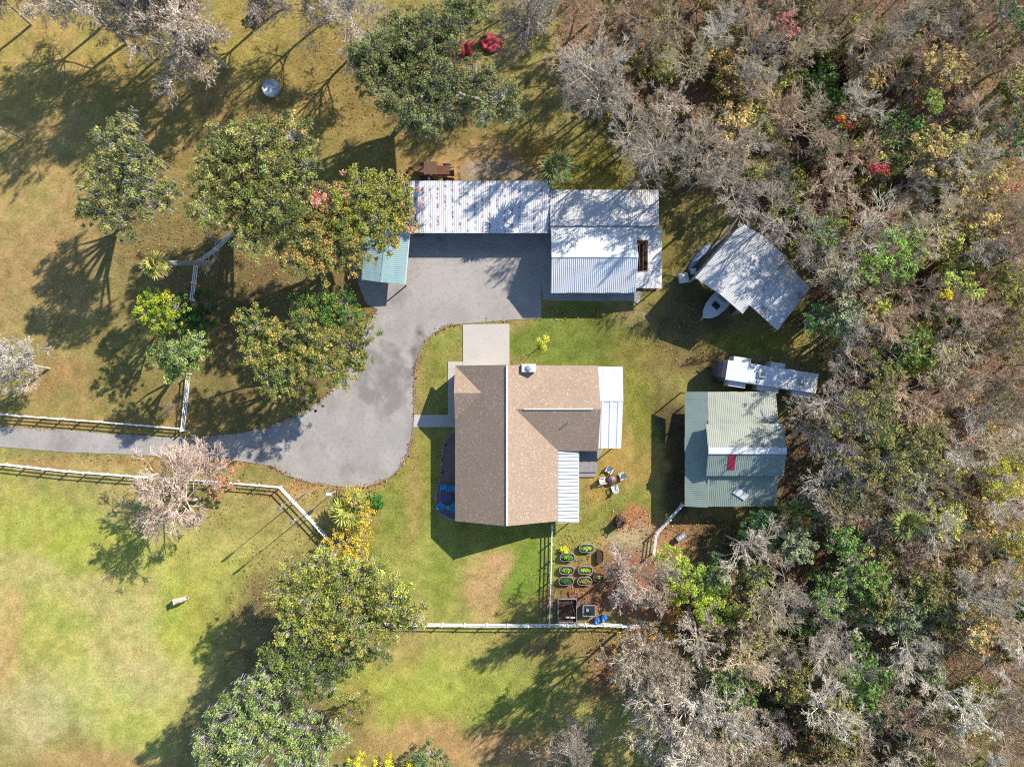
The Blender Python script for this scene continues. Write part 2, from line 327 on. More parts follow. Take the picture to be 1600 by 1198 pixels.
sheet('back_stoop', [(903,702),(936,702),(944,700),(936,712),(922,738),(903,738)], .1, m_conc2, label='pale stoop between porch and lawn')
# timber and brick edging round the lawn
rg = random.Random(3)
edge_px = smooth_poly(DRIVE[23:38], 8, False)
ed = thing('lawn_edging', 'low brown brick edging curving along the driveway lawn', 'edging', W(*edge_px[0]))
L = [W(a, b) for a, b in edge_px]; acc = 0; pos = []
for a, b in zip(L, L[1:]):
    d = (b - a).length; s_ = 0
    while acc + .42 <= d: acc += .42; pos.append((a.lerp(b, acc / d), math.atan2(b.y - a.y, b.x - a.x)))
    acc -= d
bm_ = MB().box(-.19, -.06, 0, .19, .06, .09).mesh('brick')
m_brickedge = mat('brown_edging_brick', A(168, 144, 122), .9, .3, 1.5, 8, .3)
for p, a in pos:
    o = obj('brick', bm_, m_brickedge, ed); o.location = p - ed.location + Vector((rg.uniform(-.02, .02), rg.uniform(-.02, .02), .0)); o.rotation_euler.z = a + rg.uniform(-.15, .15)

# ------------------------------------------------------------------ buildings
def ribbed(root, A0, B0, C0, D0, m, pw=.9, rib=.3, rh=.035, name='roof_panel', jit=.012, seed=1):
    """metal sheets side by side between eave A-B and ridge D-C, ribs run eave to ridge"""
    A0, B0, C0, D0 = map(Vector, (A0, B0, C0, D0)); r = random.Random(seed)
    n = max(1, round((B0 - A0).length / pw)); nrm = (B0 - A0).cross(D0 - A0).normalized()
    if nrm.z < 0: nrm = -nrm
    loc = root.location; inv = Matrix.Rotation(-root.rotation_euler.z, 4, 'Z'); T = lambda p: inv @ (p - loc)
    for i in range(n):
        t0, t1 = i / n, (i + 1) / n; w = (B0 - A0).length / n; k = max(1, round(w / rib)); prof = []
        for j in range(k):
            u = j / k
            prof += [(u, 0), (u + .30 / k, 0), (u + .40 / k, rh), (u + .60 / k, rh), (u + .70 / k, 0)]
        prof.append((1, 0)); lift = r.uniform(0, jit); ex = r.uniform(-.03, .03); vs = []; fs = []
        for u, z in prof:
            t = t0 + (t1 - t0) * (u * .998 + .001); e = A0.lerp(B0, t); q = D0.lerp(C0, t); e = e + (e - q).normalized() * ex
            up = nrm * (z + lift); vs += [T(e + up), T(q + up), T(e + up - nrm * .02), T(q + up - nrm * .02)]
        for j in range(len(prof) - 1):
            a = 4 * j; b = a + 4; fs += [(a, b, b + 1, a + 1), (a + 2, a + 3, b + 3, b + 2), (a, a + 2, b + 2, b)]
        mb = MB(); mb.add(vs, fs); o = mb.build(name, m, root)
def cap(root, a, b, w, m, h=.08, name='ridge_cap'):
    loc = root.location; inv = Matrix.Rotation(-root.rotation_euler.z, 4, 'Z')
    return MB().bar(inv @ (Vector(a) - loc), inv @ (Vector(b) - loc), w, h).build(name, m, root)

# --- main house
zE, zR = 2.9, 5.9; xl, xr_, xR = -6.61, 5.35, -.65; yt, yb = 2.08, -15.95
gy1, gym, zG, xg = -4.24, -1.08, 4.48, -3.49; wy0, wym, zW, xw, xe = -7.83, -2.875, 5.375, .4, 10.0
house = thing('house', 'main house with tan shingle roof, cross gables and white ridge vents', 'house', (0, -6, 0))
def hp(mb, poly, t=.16): return mb.slab([Vector(p) - Vector((0, -6, 0)) for p in poly], t)
def roof(name, *poly): return hp(MB(), poly).build(name, m_shingle, house)
roof('roof', (xR,yt,zR),(xl,yt,zE),(xg,gym,zG),(xl,gy1,zE),(xl,yb,zE),(xR,yb,zR))
roof('roof', (xR,yb,zR),(xr_,yb,zE),(xr_,wy0,zE),(xw,wym,zW),(xr_,yt,zE),(xR,yt,zR))
roof('porch_gable_roof', (xl,gym,zG),(xg,gym,zG),(xl,yt,zE)); roof('porch_gable_roof', (xl,gym,zG),(xl,gy1,zE),(xg,gym,zG))
roof('wing_roof', (xw,wym,zW),(xe,wym,zW),(xe,yt,zE),(xr_,yt,zE)); roof('wing_roof', (xw,wym,zW),(xr_,wy0,zE),(xe,wy0,zE),(xe,wym,zW))
cap(house, (xR+.1,yt-.1,zR+.06), (xR+.1,yb+.05,zR+.04), .2, m_cap, .12, 'ridge_vent'); cap(house, (xw+.9,wym,zW+.03), (xe-.9,wym,zW+.02), .14, m_cap, .12, 'ridge_vent')
def walls(mb, x0, y0, x1, y1, z): return mb.box(x0, y0 + 6, 0, x1, y1 + 6, z)
walls(MB(), xl+.5, yb+.4, xr_-.5, yt-.4, 2.74).build('wall', m_siding, house); walls(MB(), xr_-.49, wy0+.5, xe-.4, yt-.5, 2.74).build('wall', m_siding, house)
mbg = MB()
for tri in ([(xR,yb+.4,zR-.25),(xl+.5,yb+.4,2.74),(xr_-.5,yb+.4,2.74)], [(xR,yt-.4,zR-.25),(xl+.5,yt-.4,2.74),(xr_-.5,yt-.4,2.74)], [(xl+.4,gym,zG-.35),(xl+.4,gy1+.4,2.74),(xl+.4,yt-.5,2.74)], [(xe-.4,wym,zW-.3),(xe-.4,wy0+.5,2.74),(xe-.4,yt-.5,2.74)]):
    mbg.add([Vector(p) + Vector((0, 6, 0)) for p in tri], [(0, 1, 2)])
mbg.build('gable_wall', m_siding, house)
for y in (-7, -10, -13.2):                                   # front windows and sills
    w = MB().box(xl+.44, y+5.3, 1.0, xl+.49, y+6.7, 2.3).build('window', m_glass, house); MB().box(xl+.38, y+5.2, .93, xl+.5, y+6.8, 1.0).build('sill', m_white, w)
dr = MB().box(xl+.42, -2.2+6, .05, xl+.49, -1.2+6, 2.15).build('door', m_brown, house); MB().box(xl+.36, -2.1+6, 1.0, xl+.42, -2.02+6, 1.08).build('handle', m_steel, dr)
gd = MB().box(-5.4, yt-.42+6, .05, -.9, yt-.36+6, 2.3).build('garage_door', m_white, house)
for k in range(4): MB().box(-5.36, yt-.36+6, .1+k*.55, -.94, yt-.34+6, .6+k*.55).build('panel', m_white, gd)
ch = thing('rooftop_unit', 'small white boxy unit at the house roof edge casting a shadow', 'vent', W(826, 575, 4.75)); 
MB().box(-.8, -.45, -.25, .8, .45, .75).build('cabinet', m_white, ch); MB().lathe([(.3,.75),(.34,.9),(.2,.98)], 0, 0, 14).build('fan_cowl', m_galv, ch)
MB().bar((-.8,-.2,0),(-.9,-.2,-.5),.1).build('bracket', m_steel, ch)
vp = thing('vent_pipe', 'thin dark vent pipe on the brown back slope', 'pipe', W(888, 660, 4.62)); MB().lathe([(.06,-.4),(.06,.55)], n=10).build('pipe', m_steel, vp); MB().lathe([(.16,-.12),(.07,.0)], n=10).build('flashing', m_steel, vp)
# white porch roof at the end of the wing
pr = thing('screen_porch', 'bright white metal porch roof at the end of the wing', 'porch', (11.4, -3, 0))
px0, px1 = 10.02, 12.9; pm = -1.95
ribbed(pr, (px1,1.95,2.5),(px0,2.0,2.5),(px0,pm,3.05),(px1,pm,3.0), mat('bright_white_pan', (.58,.58,.58), .5, .03, 1, 8, 0), 1.45, 1.4, .05, seed=4)
ribbed(pr, (px0,-7.55,2.35),(px1-.15,-7.55,2.35),(px1,pm,2.98),(px0,pm,3.0), m_tin2, .98, .9, .05, seed=5)
cap(pr, (px0,pm,3.07),(px1,pm,3.04),.22, m_white, .05)
for x in (px0+.3, px1-.3):
    for y in (1.6, -1.9, -4.6, -7.3): MB().box(x-11.4-.05, y+3-.05, 0, x-11.4+.05, y+3+.05, 2.35).build('post', m_white, pr)
MB().box(px0-11.3, -4.4, 0, px1-11.5, 4.8, .12).build('floor', m_conc2, pr)
# white ribbed awning and deck
aw = thing('patio_awning', 'long white ribbed patio awning along the back wall', 'awning', (6.5, -12, 0))
ax0, ax1, ay0, ay1 = 5.36, 7.73, -16.2, -7.88
ribbed(aw, (ax1,ay0,2.45),(ax1,ay1,2.45),(ax0,ay1,2.82),(ax0,ay0,2.82), m_white, .83, .415, .13, seed=6)
cap(aw, (ax1+.05,ay0,2.42),(ax1+.05,ay1,2.42),.1, m_white, .14, 'gutter')
for y in (-16, -13.3, -10.6, -8.1): MB().box(ax1-6.55, y+12-.05, 0, ax1-6.45, y+12+.05, 2.38).build('post', m_white, aw)
MB().box(ax0-6.5, ay0+12, 0, ax1-6.4, ay1+12, .1).build('floor', m_conc2, aw)
dk = thing('back_deck', 'small blue-grey boarded deck beside the awning', 'deck', W(917, 720))
mb = MB()
for i in range(15): mb.box(-1.05+i*.15, -1.3, .3, -.91+i*.15, 1.3, .35)
mb.build('planks', m_wood, dk)['kind'] = 'stuff'
MB().box(-1.1, -1.3, .05, 1.2, 1.3, .29).build('frame', m_brown, dk); MB().box(-1.05, -1.9, 0, 1.0, -1.32, .16).build('step', m_wood, dk)

# --- carport
cp = thing('long_carport', 'long white tin carport with rows of red rust spots', 'carport', (-3.7, 20.5, 0))
cx0, cx1, cy0, cy1 = -11.85, 4.35, 17.55, 23.4
ribbed(cp, (cx0,cy0,2.7),(cx1,cy0,2.7),(cx1,cy1,3.25),(cx0,cy1,3.25), m_tin, .86, .215, .03, seed=7)
for i in range(6):
    x = cx0 + .3 + i * (cx1 - cx0 - .6) / 5
    for y, z in ((cy0+.3, 2.66), (cy1-.3, 3.15)): MB().box(x+3.7-.06, y-20.5-.06, 0, x+3.7+.06, y-20.5+.06, z).build('post', m_steel, cp)
for y, z in ((cy0+.3, 2.6), (cy1-.3, 3.1)): cap(cp, (cx0,y,z),(cx1,y,z),.12, m_steel, .14, 'beam')
cap(cp, (cx0,cy0-.04,2.68),(cx1,cy0-.04,2.68),.06, m_white, .14, 'fascia')
MB().box(cx0+3.7, cy1-20.5-.2, 0, cx1+3.7, cy1-20.5-.12, 3.0).build('back_wall', m_shedtin, cp); MB().box(cx0+3.75, cy0-20.4, 0, cx0+4.9, cy1-20.9, 2.0).build('store_cupboard', m_brown, cp)
# --- barn
bn = thing('workshop_barn', 'white gabled workshop with ribbed tin roof beside the yard', 'barn', (9.4, 14.4, 0))
bx0, bx1, by0, bym, by1 = 4.5, 14.35, 10.5, 14.45, 18.3
ribbed(bn, (bx0,by0,3.0),(bx1,by0,3.0),(bx1,bym,4.7),(bx0,bym,4.7), m_tin2, .9, .225, .035, seed=8)
ribbed(bn, (bx1,by1,3.0),(bx0,by1,3.0),(bx0,bym,4.7),(bx1,bym,4.7), m_tin2, .9, .225, .03, seed=9)
cap(bn, (bx0,bym,4.72),(bx1,bym,4.72),.3, m_tin2, .05)
MB().box(bx0-9.1, by0-13.95, 0, bx1-9.7, by1-14.9, 2.92).build('wall', m_white, bn)
mb = MB()
for x in (bx0+.25, bx1-.25): mb.add([(x-9.4, bym-14.4, 4.6),(x-9.4, by0-13.9, 2.9),(x-9.4, by1-14.9, 2.9)], [(0,1,2)])
mb.build('gable_wall', m_white, bn)
for k in range(3):
    d = MB().box(-3.9+k*2.6, by0-14.02, .05, -1.7+k*2.6, by0-13.94, 2.4).build('door', m_steel, bn); MB().box(-2.0+k*2.6, by0-14.08, 1, -1.9+k*2.6, by0-14.02, 1.15).build('handle', m_dark, d)
rr = thing('rear_store', 'white tin lean-to roof behind the gabled workshop', 'lean-to', (10.5, 20.6, 0))
ribbed(rr, (4.4,18.2,3.3),(17.0,18.2,3.3),(17.0,22.45,2.9),(4.4,22.45,2.9), m_shedtin, .9, .225, .03, seed=10)
MB().box(-6.0, -2.2, 0, 6.3, 1.7, 2.8).build('wall', m_shedtin, rr); 
rl = thing('side_lean_to', 'narrow white tin lean-to with a dark roof opening, east of the workshop', 'lean-to', (15.8, 14.8, 0))
lx0, lx1 = 14.4, 17.45
ribbed(rl, (lx1,11.05,2.6),(lx1,13.0,2.6),(lx0,13.0,3.0),(lx0,11.05,3.0), m_shedtin, .97, .24, .03, seed=11)
ribbed(rl, (lx1,13.0,2.6),(lx1,16.6,2.6),(lx0+1.35,16.6,2.84),(lx0+1.35,13.0,2.84), m_shedtin, .9, .24, .03, seed=12)
ribbed(rl, (lx1,16.6,2.6),(lx1,18.2,2.6),(lx0,18.2,3.0),(lx0,16.6,3.0), m_shedtin, .8, .24, .03, seed=13)
for x in (lx0+.1, lx1-.2):
    for y in (11.3, 14.8, 18): MB().box(x-15.8-.06, y-14.8-.06, 0, x-15.8+.06, y-14.8+.06, 2.6).build('post', m_brown, rl)
fr = MB()
for a, b in (((lx0+.1,13.05,3),(lx0+1.35,13.05,2.92)), ((lx0+.1,16.55,3),(lx0+1.35,16.55,2.92)), ((lx0+1.32,13.05,2.9),(lx0+1.32,16.55,2.9)), ((lx0+.45,13,2.7),(lx0+.45,16.6,2.7)), ((lx0+.85,13,2.7),(lx0+.85,16.6,2.7))):
    fr.bar(Vector(a)-rl.location, Vector(b)-rl.location, .09)
fr.build('opening_frame', m_brown, rl)
MB().box(-1.3, -3.7, 0, 1.5, 3.3, .08).build('floor', m_soil, rl); MB().box(lx0-15.7, -1.4, .08, lx0-14.7, 1.5, 1.1).build('workbench', m_ruststeel, rl)
# --- teal shelter
ts = thing('teal_shelter', 'small teal metal shelter half hidden under the orange tree', 'shelter', W(602, 403))
tA, tB, tC, tD = W(565,437,2.6), W(632,444,2.6), W(640,358,2.6), W(572,352,2.6); tm0 = W(595,441,3.0); tm1 = W(606,354,3.0)
ribbed(ts, tA, tD, tm1, tm0, m_teal, .9, .225, .03, seed=14); ribbed(ts, tC, tB, tm0, tm1, m_teal, .9, .225, .03, seed=15)
cap(ts, tm0 + Vector((0,0,.03)), tm1 + Vector((0,0,.03)), .2, m_teal, .05); cap(ts, tC + Vector((.06,0,-.04)), tB + Vector((.06,0,-.04)), .12, m_white, .12, 'gutter')
for p in (tA, tB, tC, tD):
    q = p.lerp((tA+tC)/2, .06) - ts.location; MB().box(q.x-.06, q.y-.06, 0, q.x+.06, q.y+.06, 2.55).build('post', m_steel, ts)
# --- rotated boat shed
bs = thing('boat_shed', 'tall weathered gabled boat shed standing at an angle', 'shed', W(1155, 425))
rA, rB, rC, rD = W(1160,349,4.5), W(1229,402,4.5), W(1160,490,4.5), W(1086,434,4.5)
rm0 = (rC + rD) / 2 + Vector((0,0,.8)); rm1 = (rA + rB) / 2 + Vector((0,0,.8))
ribbed(bs, rD, rA, rm1, rm0, m_shedtin, .9, .225, .03, seed=16); ribbed(bs, rB, rC, rm0, rm1, m_shedtin, .9, .225, .03, seed=17)
cap(bs, rm0 + Vector((0,0,.02)), rm1 + Vector((0,0,.02)), .3, m_shedtin, .05); cap(bs, rB + Vector((0,0,.03)), rA + Vector((0,0,.03)), .1, m_white, .1, 'fascia')
ctr = (rA + rC) / 2
for a, b in ((rD, rA), (rA, rB), (rB, rC)):
    a2 = a.lerp(ctr, .04); b2 = b.lerp(ctr, .04); a2 = Vector((a2.x, a2.y, 2.2)) - bs.location; b2 = Vector((b2.x, b2.y, 2.2)) - bs.location
    MB().bar(a2, b2, .08, 4.3).build('wall', m_shedtin, bs)
for p in (rC, rD): q = p.lerp(ctr, .05) - bs.location; MB().box(q.x-.08, q.y-.08, 0, q.x+.08, q.y+.08, 4.45).build('post', m_steel, bs)
bl = thing('shed_lean_to', 'rusty white lean-to roof attached to the angled shed', 'lean-to', W(1215, 460))
sA, sB, sC, sD = W(1215,516,3.3), W(1266,450,3.3), W(1226,408,4.1), W(1170,476,4.1)
ribbed(bl, sA, sB, sC, sD, mat('rusty_lean_tin', A(236,236,238,1.0), .5, .1, .6, 8, .05, 0, .4, stains=[(RUST, .5, .55, .68, .8, None), (A(150,150,160), .4, .5, .8, .4, None)]), .9, .225, .03, seed=18)
for p in (sA, sB, (sA + sB) / 2): q = p.lerp((sC+sD)/2, .05) - bl.location; MB().box(q.x-.06, q.y-.06, 0, q.x+.06, q.y+.06, 3.22).build('post', m_steel, bl)
# --- green wrap-round barn
gb = thing('green_barn', 'pale green metal barn with raised centre roof and wraparound lean-tos', 'barn', W(1140, 700))
g = lambda x, y, h: W(x, y, h)
L0, L1, L2, L3 = g(1070,612,3.0), g(1212,612,3.0), g(1212,791,3.0), g(1070,791,3.0)
kx = g(1107,612,3.9).x; M0 = Vector((kx, g(0,664,3.9).y, 3.9)); M1 = Vector((L1.x, M0.y, 3.9)); M2 = Vector((L1.x, g(0,741,3.9).y, 3.9)); M3 = Vector((kx, M2.y, 3.9))
ribbed(gb, L1, Vector((kx,L0.y,3.0)), Vector((kx,M0.y,3.9)), M1, m_cream, .9, .225, .03, seed=20)
ribbed(gb, Vector((kx,L3.y,3.0)), L2, M2, M3, m_green, .9, .225, .03, seed=21)
ribbed(gb, L0, L3, Vector((kx,L3.y,3.72)), Vector((kx,L0.y,3.72)), m_green, .9, .225, .03, seed=22)
cap(gb, (kx+.02,L3.y,3.1),(kx+.02,M3.y,3.98),.16, m_cream, .08, 'hip_flashing')
q0, q1, q2, q3 = g(1103,662,4.4), g(1224,662,4.4), g(1224,743,4.4), g(1103,743,4.4); r0 = Vector((q0.x, (q0.y+q3.y)/2, 5.4)); r1 = Vector((q1.x, r0.y, 5.4))
ribbed(gb, q1, q0, r0, r1, m_cream, .9, .225, .03, seed=23); ribbed(gb, q3, q2, r1, r0, m_green, .9, .225, .03, seed=24)
cap(gb, r0 + Vector((0,0,.03)), r1 + Vector((0,0,.03)), .75, m_white, .07)
mp = (r0 + q3) / 2; rp = MB(); x0_, x1_ = g(1137,0,4.8).x, g(1148,0,4.8).x
f_ = lambda y: 5.4 - (r0.y - y) / (r0.y - q3.y) * 1.0 + .075
rp.slab([Vector((x,y,f_(y))) - gb.location for x, y in ((x0_,r0.y-.5),(x1_,r0.y-.5),(x1_,q3.y+.7),(x0_,q3.y+.7))], .03).build('red_panel', m_maroon, gb)
ga = gb.location
MB().box(kx-ga.x+.1, M2.y-ga.y+.1, 0, L1.x-ga.x-.2, M0.y-ga.y-.1, 4.35).build('wall', m_cream, gb)
for x in (L0.x+.2, kx, (kx+L1.x)/2, L1.x-.2):
    for y in (L0.y-.2, L3.y+.2): MB().box(x-ga.x-.06, y-ga.y-.06, 0, x-ga.x+.06, y-ga.y+.06, 2.92).build('post', m_brown, gb)
for y in (M0.y, M2.y): MB().box(L0.x-ga.x+.15, y-ga.y-.06, 0, L0.x-ga.x+.27, y-ga.y+.06, 2.95).build('post', m_brown, gb)
bd = thing('loose_white_board', 'loose white board lying askew on the green lean-to', 'board', W(1157, 771, 3.42), math.radians(-33))
from mathutils import Quaternion
bd.rotation_mode = 'QUATERNION'; bd.rotation_quaternion = Quaternion((1,0,0), math.atan2(.9, M2.y - L2.y)) @ Quaternion((0,0,1), math.radians(-33)); bd.location.z = 3.0 + .9 * (bd.location.y - L2.y) / (M2.y - L2.y) + .1
MB().box(-.85, -.42, 0, .85, .42, .04).build('board', m_white, bd); MB().box(-.85, -.44, .04, -.75, .44, .08).build('batten', m_white, bd); MB().box(.75, -.44, .04, .85, .44, .08).build('batten', m_white, bd)

# --- travel trailer
rv = thing('travel_trailer', 'long white travel trailer with slide-outs parked by the green barn', 'trailer', W(1193, 588, 1.6), math.radians(-8.6)); rv.location.z = 0
def rprof(mb, x0, x1, w, z0, z1, r=.25):
    pr_ = [(-w+r*.3, z1), (-w, z1-r), (-w, z0), (w, z0), (w, z1-r), (w-r*.3, z1)]
    n = len(pr_); vs = [(x, y, z) for x in (x0, x1) for y, z in pr_]
    return mb.add(vs, [tuple(range(n-1,-1,-1)), tuple(range(n, 2*n))] + [(i, (i+1) % n, (i+1) % n + n, i + n) for i in range(n)])
rprof(MB(), -4.9, 5.7, 1.18, .6, 3.25).build('body', m_white, rv)
fc = MB(); secs = [(-4.9,1.18,3.2),(-5.35,1.12,3.05),(-5.75,.95,2.7),(-6.0,.62,2.2)]; vs = []; fs = []
for x, w, z in secs: vs += [(x,-w,.7),(x,w,.7),(x,w,z-.15),(x,w*.8,z),(x,-w*.8,z),(x,-w,z-.15)]
for j in range(3):
    for i in range(6): a = j*6+i; b = j*6+(i+1) % 6; fs.append((a, b, b+6, a+6))
fs.append((18,19,20,21,22,23)); fc.add(vs, fs).build('front_cap', mat('dark_plum_cap', (.05,.045,.06), .4), rv)
for x0, x1, s in ((-4.1,-2.1,1), (.3,1.9,1), (-4.3,-2.3,-1), (-.9,1.6,-1), (3.2,5.3,-1)):
    y0, y1 = (1.18, 1.75) if s > 0 else (-1.75, -1.18)
    so_ = MB().box(x0, y0, .8, x1, y1, 2.7).build('slide_out', m_white, rv); MB().box(x0+.4, (y1 if s > 0 else y0-.01), 1.5, x1-.4, (y1+.01 if s > 0 else y0), 2.2).build('window', m_glass, so_)
for x, y in ((-.9, 0), (3.9, .0)):
    u = MB(); u.box(x-.42, y-.36, 3.25, x+.42, y+.36, 3.46); u.box(x-.3, y-.26, 3.46, x+.3, y+.26, 3.56); u.build('air_conditioner', m_steel, rv)
for x, y in ((2.4,.25), (-1.1,-.75), (2.5,-.7)): MB().box(x-.18, y-.18, 3.25, x+.18, y+.18, 3.36).build('roof_vent', m_galv, rv)
for x in (-.2, .7):
    for y in (-1.05, 1.05):
        w = MB(); 
        for i in range(14):
            pass
        vs = [(x + .36*math.cos(a), y + d, .36 + .36*math.sin(a)) for d in (-.12, .12) for a in np.linspace(0, 2*math.pi, 14, endpoint=False)]
        w.add(vs, [tuple(range(13,-1,-1)), tuple(range(14,28))] + [(i,(i+1)%14,(i+1)%14+14,i+14) for i in range(14)]).build('wheel', m_dark, rv)
MB().bar((-5.9,0,.6),(-7.0,0,.5),.12).build('hitch', m_dark, rv)
# --- boat
bt = thing('white_boat', 'white boat poking out of the angled shed', 'boat', W(1122, 472, .8), math.atan2(-(492-452), -(1100-1145)) + math.pi); bt.location.z = 0
bt.rotation_euler.z = math.atan2(W(1104,490).y - W(1140,452).y, W(1104,490).x - W(1140,452).x)
secs = [(-2.6,1.05),(-1.2,1.15),(.3,1.15),(1.3,1.0),(2.0,.72),(2.45,.32),(2.6,.05)]; vs = []; fs = []
for x, w in secs: vs += [(x,0,.55),(x,w*.7,.75),(x,w,1.35),(x,w*.9,1.42),(x,0,1.46),(x,-w*.9,1.42),(x,-w,1.35),(x,-w*.7,.75)]
for j in range(len(secs)-1):
    for i in range(8): a = j*8+i; b = j*8+(i+1) % 8; fs.append((a, b, b+8, a+8))
fs += [tuple(range(7,-1,-1)), tuple(range((len(secs)-1)*8, len(secs)*8))]
MB().add(vs, fs).build('hull', m_white, bt)
MB().box(-1.0,-.45,1.4,-.1,.45,2.1).build('console', m_steel, bt); MB().box(.35,-.42,1.42,1.0,.42,1.62).build('hatch', m_dark, bt); MB().box(-2.0,-.7,1.4,-1.4,.7,1.8).build('seat', m_white, bt)
rl_ = MB()
for s in (-1, 1):
    for (xa, wa), (xb, wb) in zip(secs[2:-1], secs[3:]): rl_.bar((xa, s*wa*.85, 1.85), (xb, s*wb*.85, 1.85), .05); rl_.bar((xa, s*wa*.85, 1.42), (xa, s*wa*.85, 1.85), .04)
rl_.build('bow_rail', m_galv, bt)
tr_ = MB(); tr_.bar((-2.4,.5,.45),(3.2,0,.45),.1); tr_.bar((-2.4,-.5,.45),(3.2,0,.45),.1); tr_.build('trailer_frame', m_steel, bt)
for s in (-1, 1):
    vs = [(-.9 + .33*math.cos(a), s*.95 + d, .33 + .33*math.sin(a)) for d in (-.1, .1) for a in np.linspace(0, 2*math.pi, 14, endpoint=False)]
    MB().add(vs, [tuple(range(13,-1,-1)), tuple(range(14,28))] + [(i,(i+1)%14,(i+1)%14+14,i+14) for i in range(14)]).build('wheel', m_dark, bt)

# ------------------------------------------------------------------ fences
post_me = MB().box(-.065,-.065,0,.065,.065,1.34).add([(-.085,-.085,1.34),(.085,-.085,1.34),(.085,.085,1.34),(-.085,.085,1.34),(0,0,1.42)], [(3,2,1,0),(0,1,4),(1,2,4),(2,3,4),(3,0,4)]).mesh('post')
rail_me = MB().box(0,-.022,-.07,1,.022,.07).mesh('rail')
for me_ in (post_me, rail_me): me_.materials.append(m_vinyl)
def fence(label, pts, sp=2.4, group=None):
    P = [W(a, b, 1.25) for a, b in pts]; P = [Vector((p.x, p.y, 0)) for p in P]
    root = thing('white_rail_fence', label, 'fence', P[0]); rr_ = random.Random(len(label)); nodes = [P[0]]
    for a, b in zip(P, P[1:]):
        n = max(1, round((b - a).length / sp)); nodes += [a.lerp(b, (i + 1) / n) for i in range(n)]
    for i, p in enumerate(nodes):
        o = obj('post', post_me, None, root); o.location = p - P[0]
        o.rotation_euler = (rr_.uniform(-.012,.012), rr_.uniform(-.012,.012), math.atan2((nodes[min(i+1,len(nodes)-1)]-nodes[max(i-1,0)]).y, (nodes[min(i+1,len(nodes)-1)]-nodes[max(i-1,0)]).x))
    for a, b in zip(nodes, nodes[1:]):
        d = b - a; ang = math.atan2(d.y, d.x)
        for z in (.3, .74, 1.18):
            o = obj('rail', rail_me, None, root); o.location = a - P[0] + Vector((0, 0, z + rr_.uniform(-.015,.015))); o.rotation_euler.z = ang; o.scale.x = d.length
    return root
fence('white three-rail fence along the upper edge of the driveway', [(-60,643),(0,648),(150,659),(278,670)])
fence('short white fence running up from the driveway gate corner', [(282,673),(287,628),(291,584)])
fence('white fence pieces between the palm trunk and dark shrubs', [(297,468),(303,414)])
fence('white fence slanting up behind the dead snag', [(306,408),(335,388),(361,361)])
fence('long white fence between the driveway and the pasture', [(-60,722),(0,726),(100,737),(220,746),(330,753),(435,762),(480,810),(516,849),(518,910),(530,960),(560,977)])
fence('white fence along the bottom of the yard', [(562,978),(655,978),(760,979),(858,979),(945,978),(1000,981)])
fence('white fence from the house corner down to the garden', [(863,822),(862,880),(859,976)])
fence('short white fence from the green barn to the bright shrub', [(1068,789),(1027,836),(1023,868)])

# ------------------------------------------------------------------ chairs, tables, planters, yard things
def chair(m, label, group, loc, rz):
    t = thing('garden_chair', label, 'chair', loc, rz, group)
    sl_ = MB(); sl_.slab([(-.3,.28,.34),(.3,.28,.34),(.27,-.28,.28),(-.27,-.28,.28)], .04).build('seat', m, t)
    for k in range(5): MB().slab([(-.29+k*.12,-.26,.3),(-.19+k*.12,-.26,.3),(-.185+k*.115,-.52,.95-abs(k-2)*.03),(-.285+k*.115,-.52,.95-abs(k-2)*.03)], .03).build('slat', m, t)
    for s in (-1, 1):
        MB().box(s*.36-.06,-.36,.52,s*.36+.06,.36,.55).build('armrest', m, t); MB().box(s*.33-.03,.22,0,s*.33+.03,.28,.52).build('leg', m, t); MB().box(s*.33-.03,-.34,0,s*.33+.03,-.28,.52).build('leg', m, t)
    return t
for px, py, rz, lb in ((693.5,761,math.pi,'turquoise garden chair at the patio edge above the table'), (706,763,math.pi,'turquoise garden chair above the table, half under the eave'), (690.5,789,-.7,'turquoise garden chair below the table at the outer patio curve'), (707.5,790,.5,'turquoise garden chair below the table, tucked under the eave')):
    chair(m_blue, lb, 'turquoise chairs on the patio', W(px, py), rz)
pt = thing('patio_table', 'dark blue-grey rectangular patio table between turquoise chairs', 'table', W(699, 776)); m_bt = mat('slate_blue_top', A(84,86,150), .4)
MB().box(-.65,-.35,.68,.65,.35,.73).build('tabletop', m_bt, pt)
for x in (-.58,.58):
    for y in (-.28,.28): MB().box(x-.03,y-.03,0,x+.03,y+.03,.68).build('leg', m_steel, pt)
st_ = thing('side_table', 'tiny round turquoise side table by the patio chairs', 'table', W(700, 792)); MB().lathe([(.25,.45),(.25,.49)], n=18).build('tabletop', m_blue, st_); MB().lathe([(.12,0),(.05,.1),(.05,.45)], n=10).build('leg', m_blue, st_)
patio = smooth_poly([(712,668),(708,676),(696,690),(692,708),(690,730),(687,752),(682,768),(681,782),(686,798),(698,808),(712,812)], 4, False)
sheet('patio', patio + [(716,812),(716,668)], .04, mat('brown_patio_paving', A(150,128,120), .9, .25, 1.2, 7, .3), label='curved brown patio along the front of the house')
pe = thing('patio_edging', 'grey stones edging the curved patio', 'edging', W(682, 770)); r = random.Random(9)
stone = MB().lathe([(.12,0),(.17,.06),(.14,.14),(.05,.18)], n=7).mesh('stone')
for i, (a, b) in enumerate(patio[:-1]): o = obj('stone', stone, m_stone, pe); o.location = W(a, b) - pe.location; o.rotation_euler.z = r.uniform(0, 6); o.scale = (r.uniform(.8,1.4), r.uniform(.8,1.4), 1)
pb = thing('pebble_bed', 'blue and white pebbles at the lower end of the patio', 'pebbles', W(700, 803)); pb['kind'] = 'stuff'
mb = MB(); r = random.Random(2)
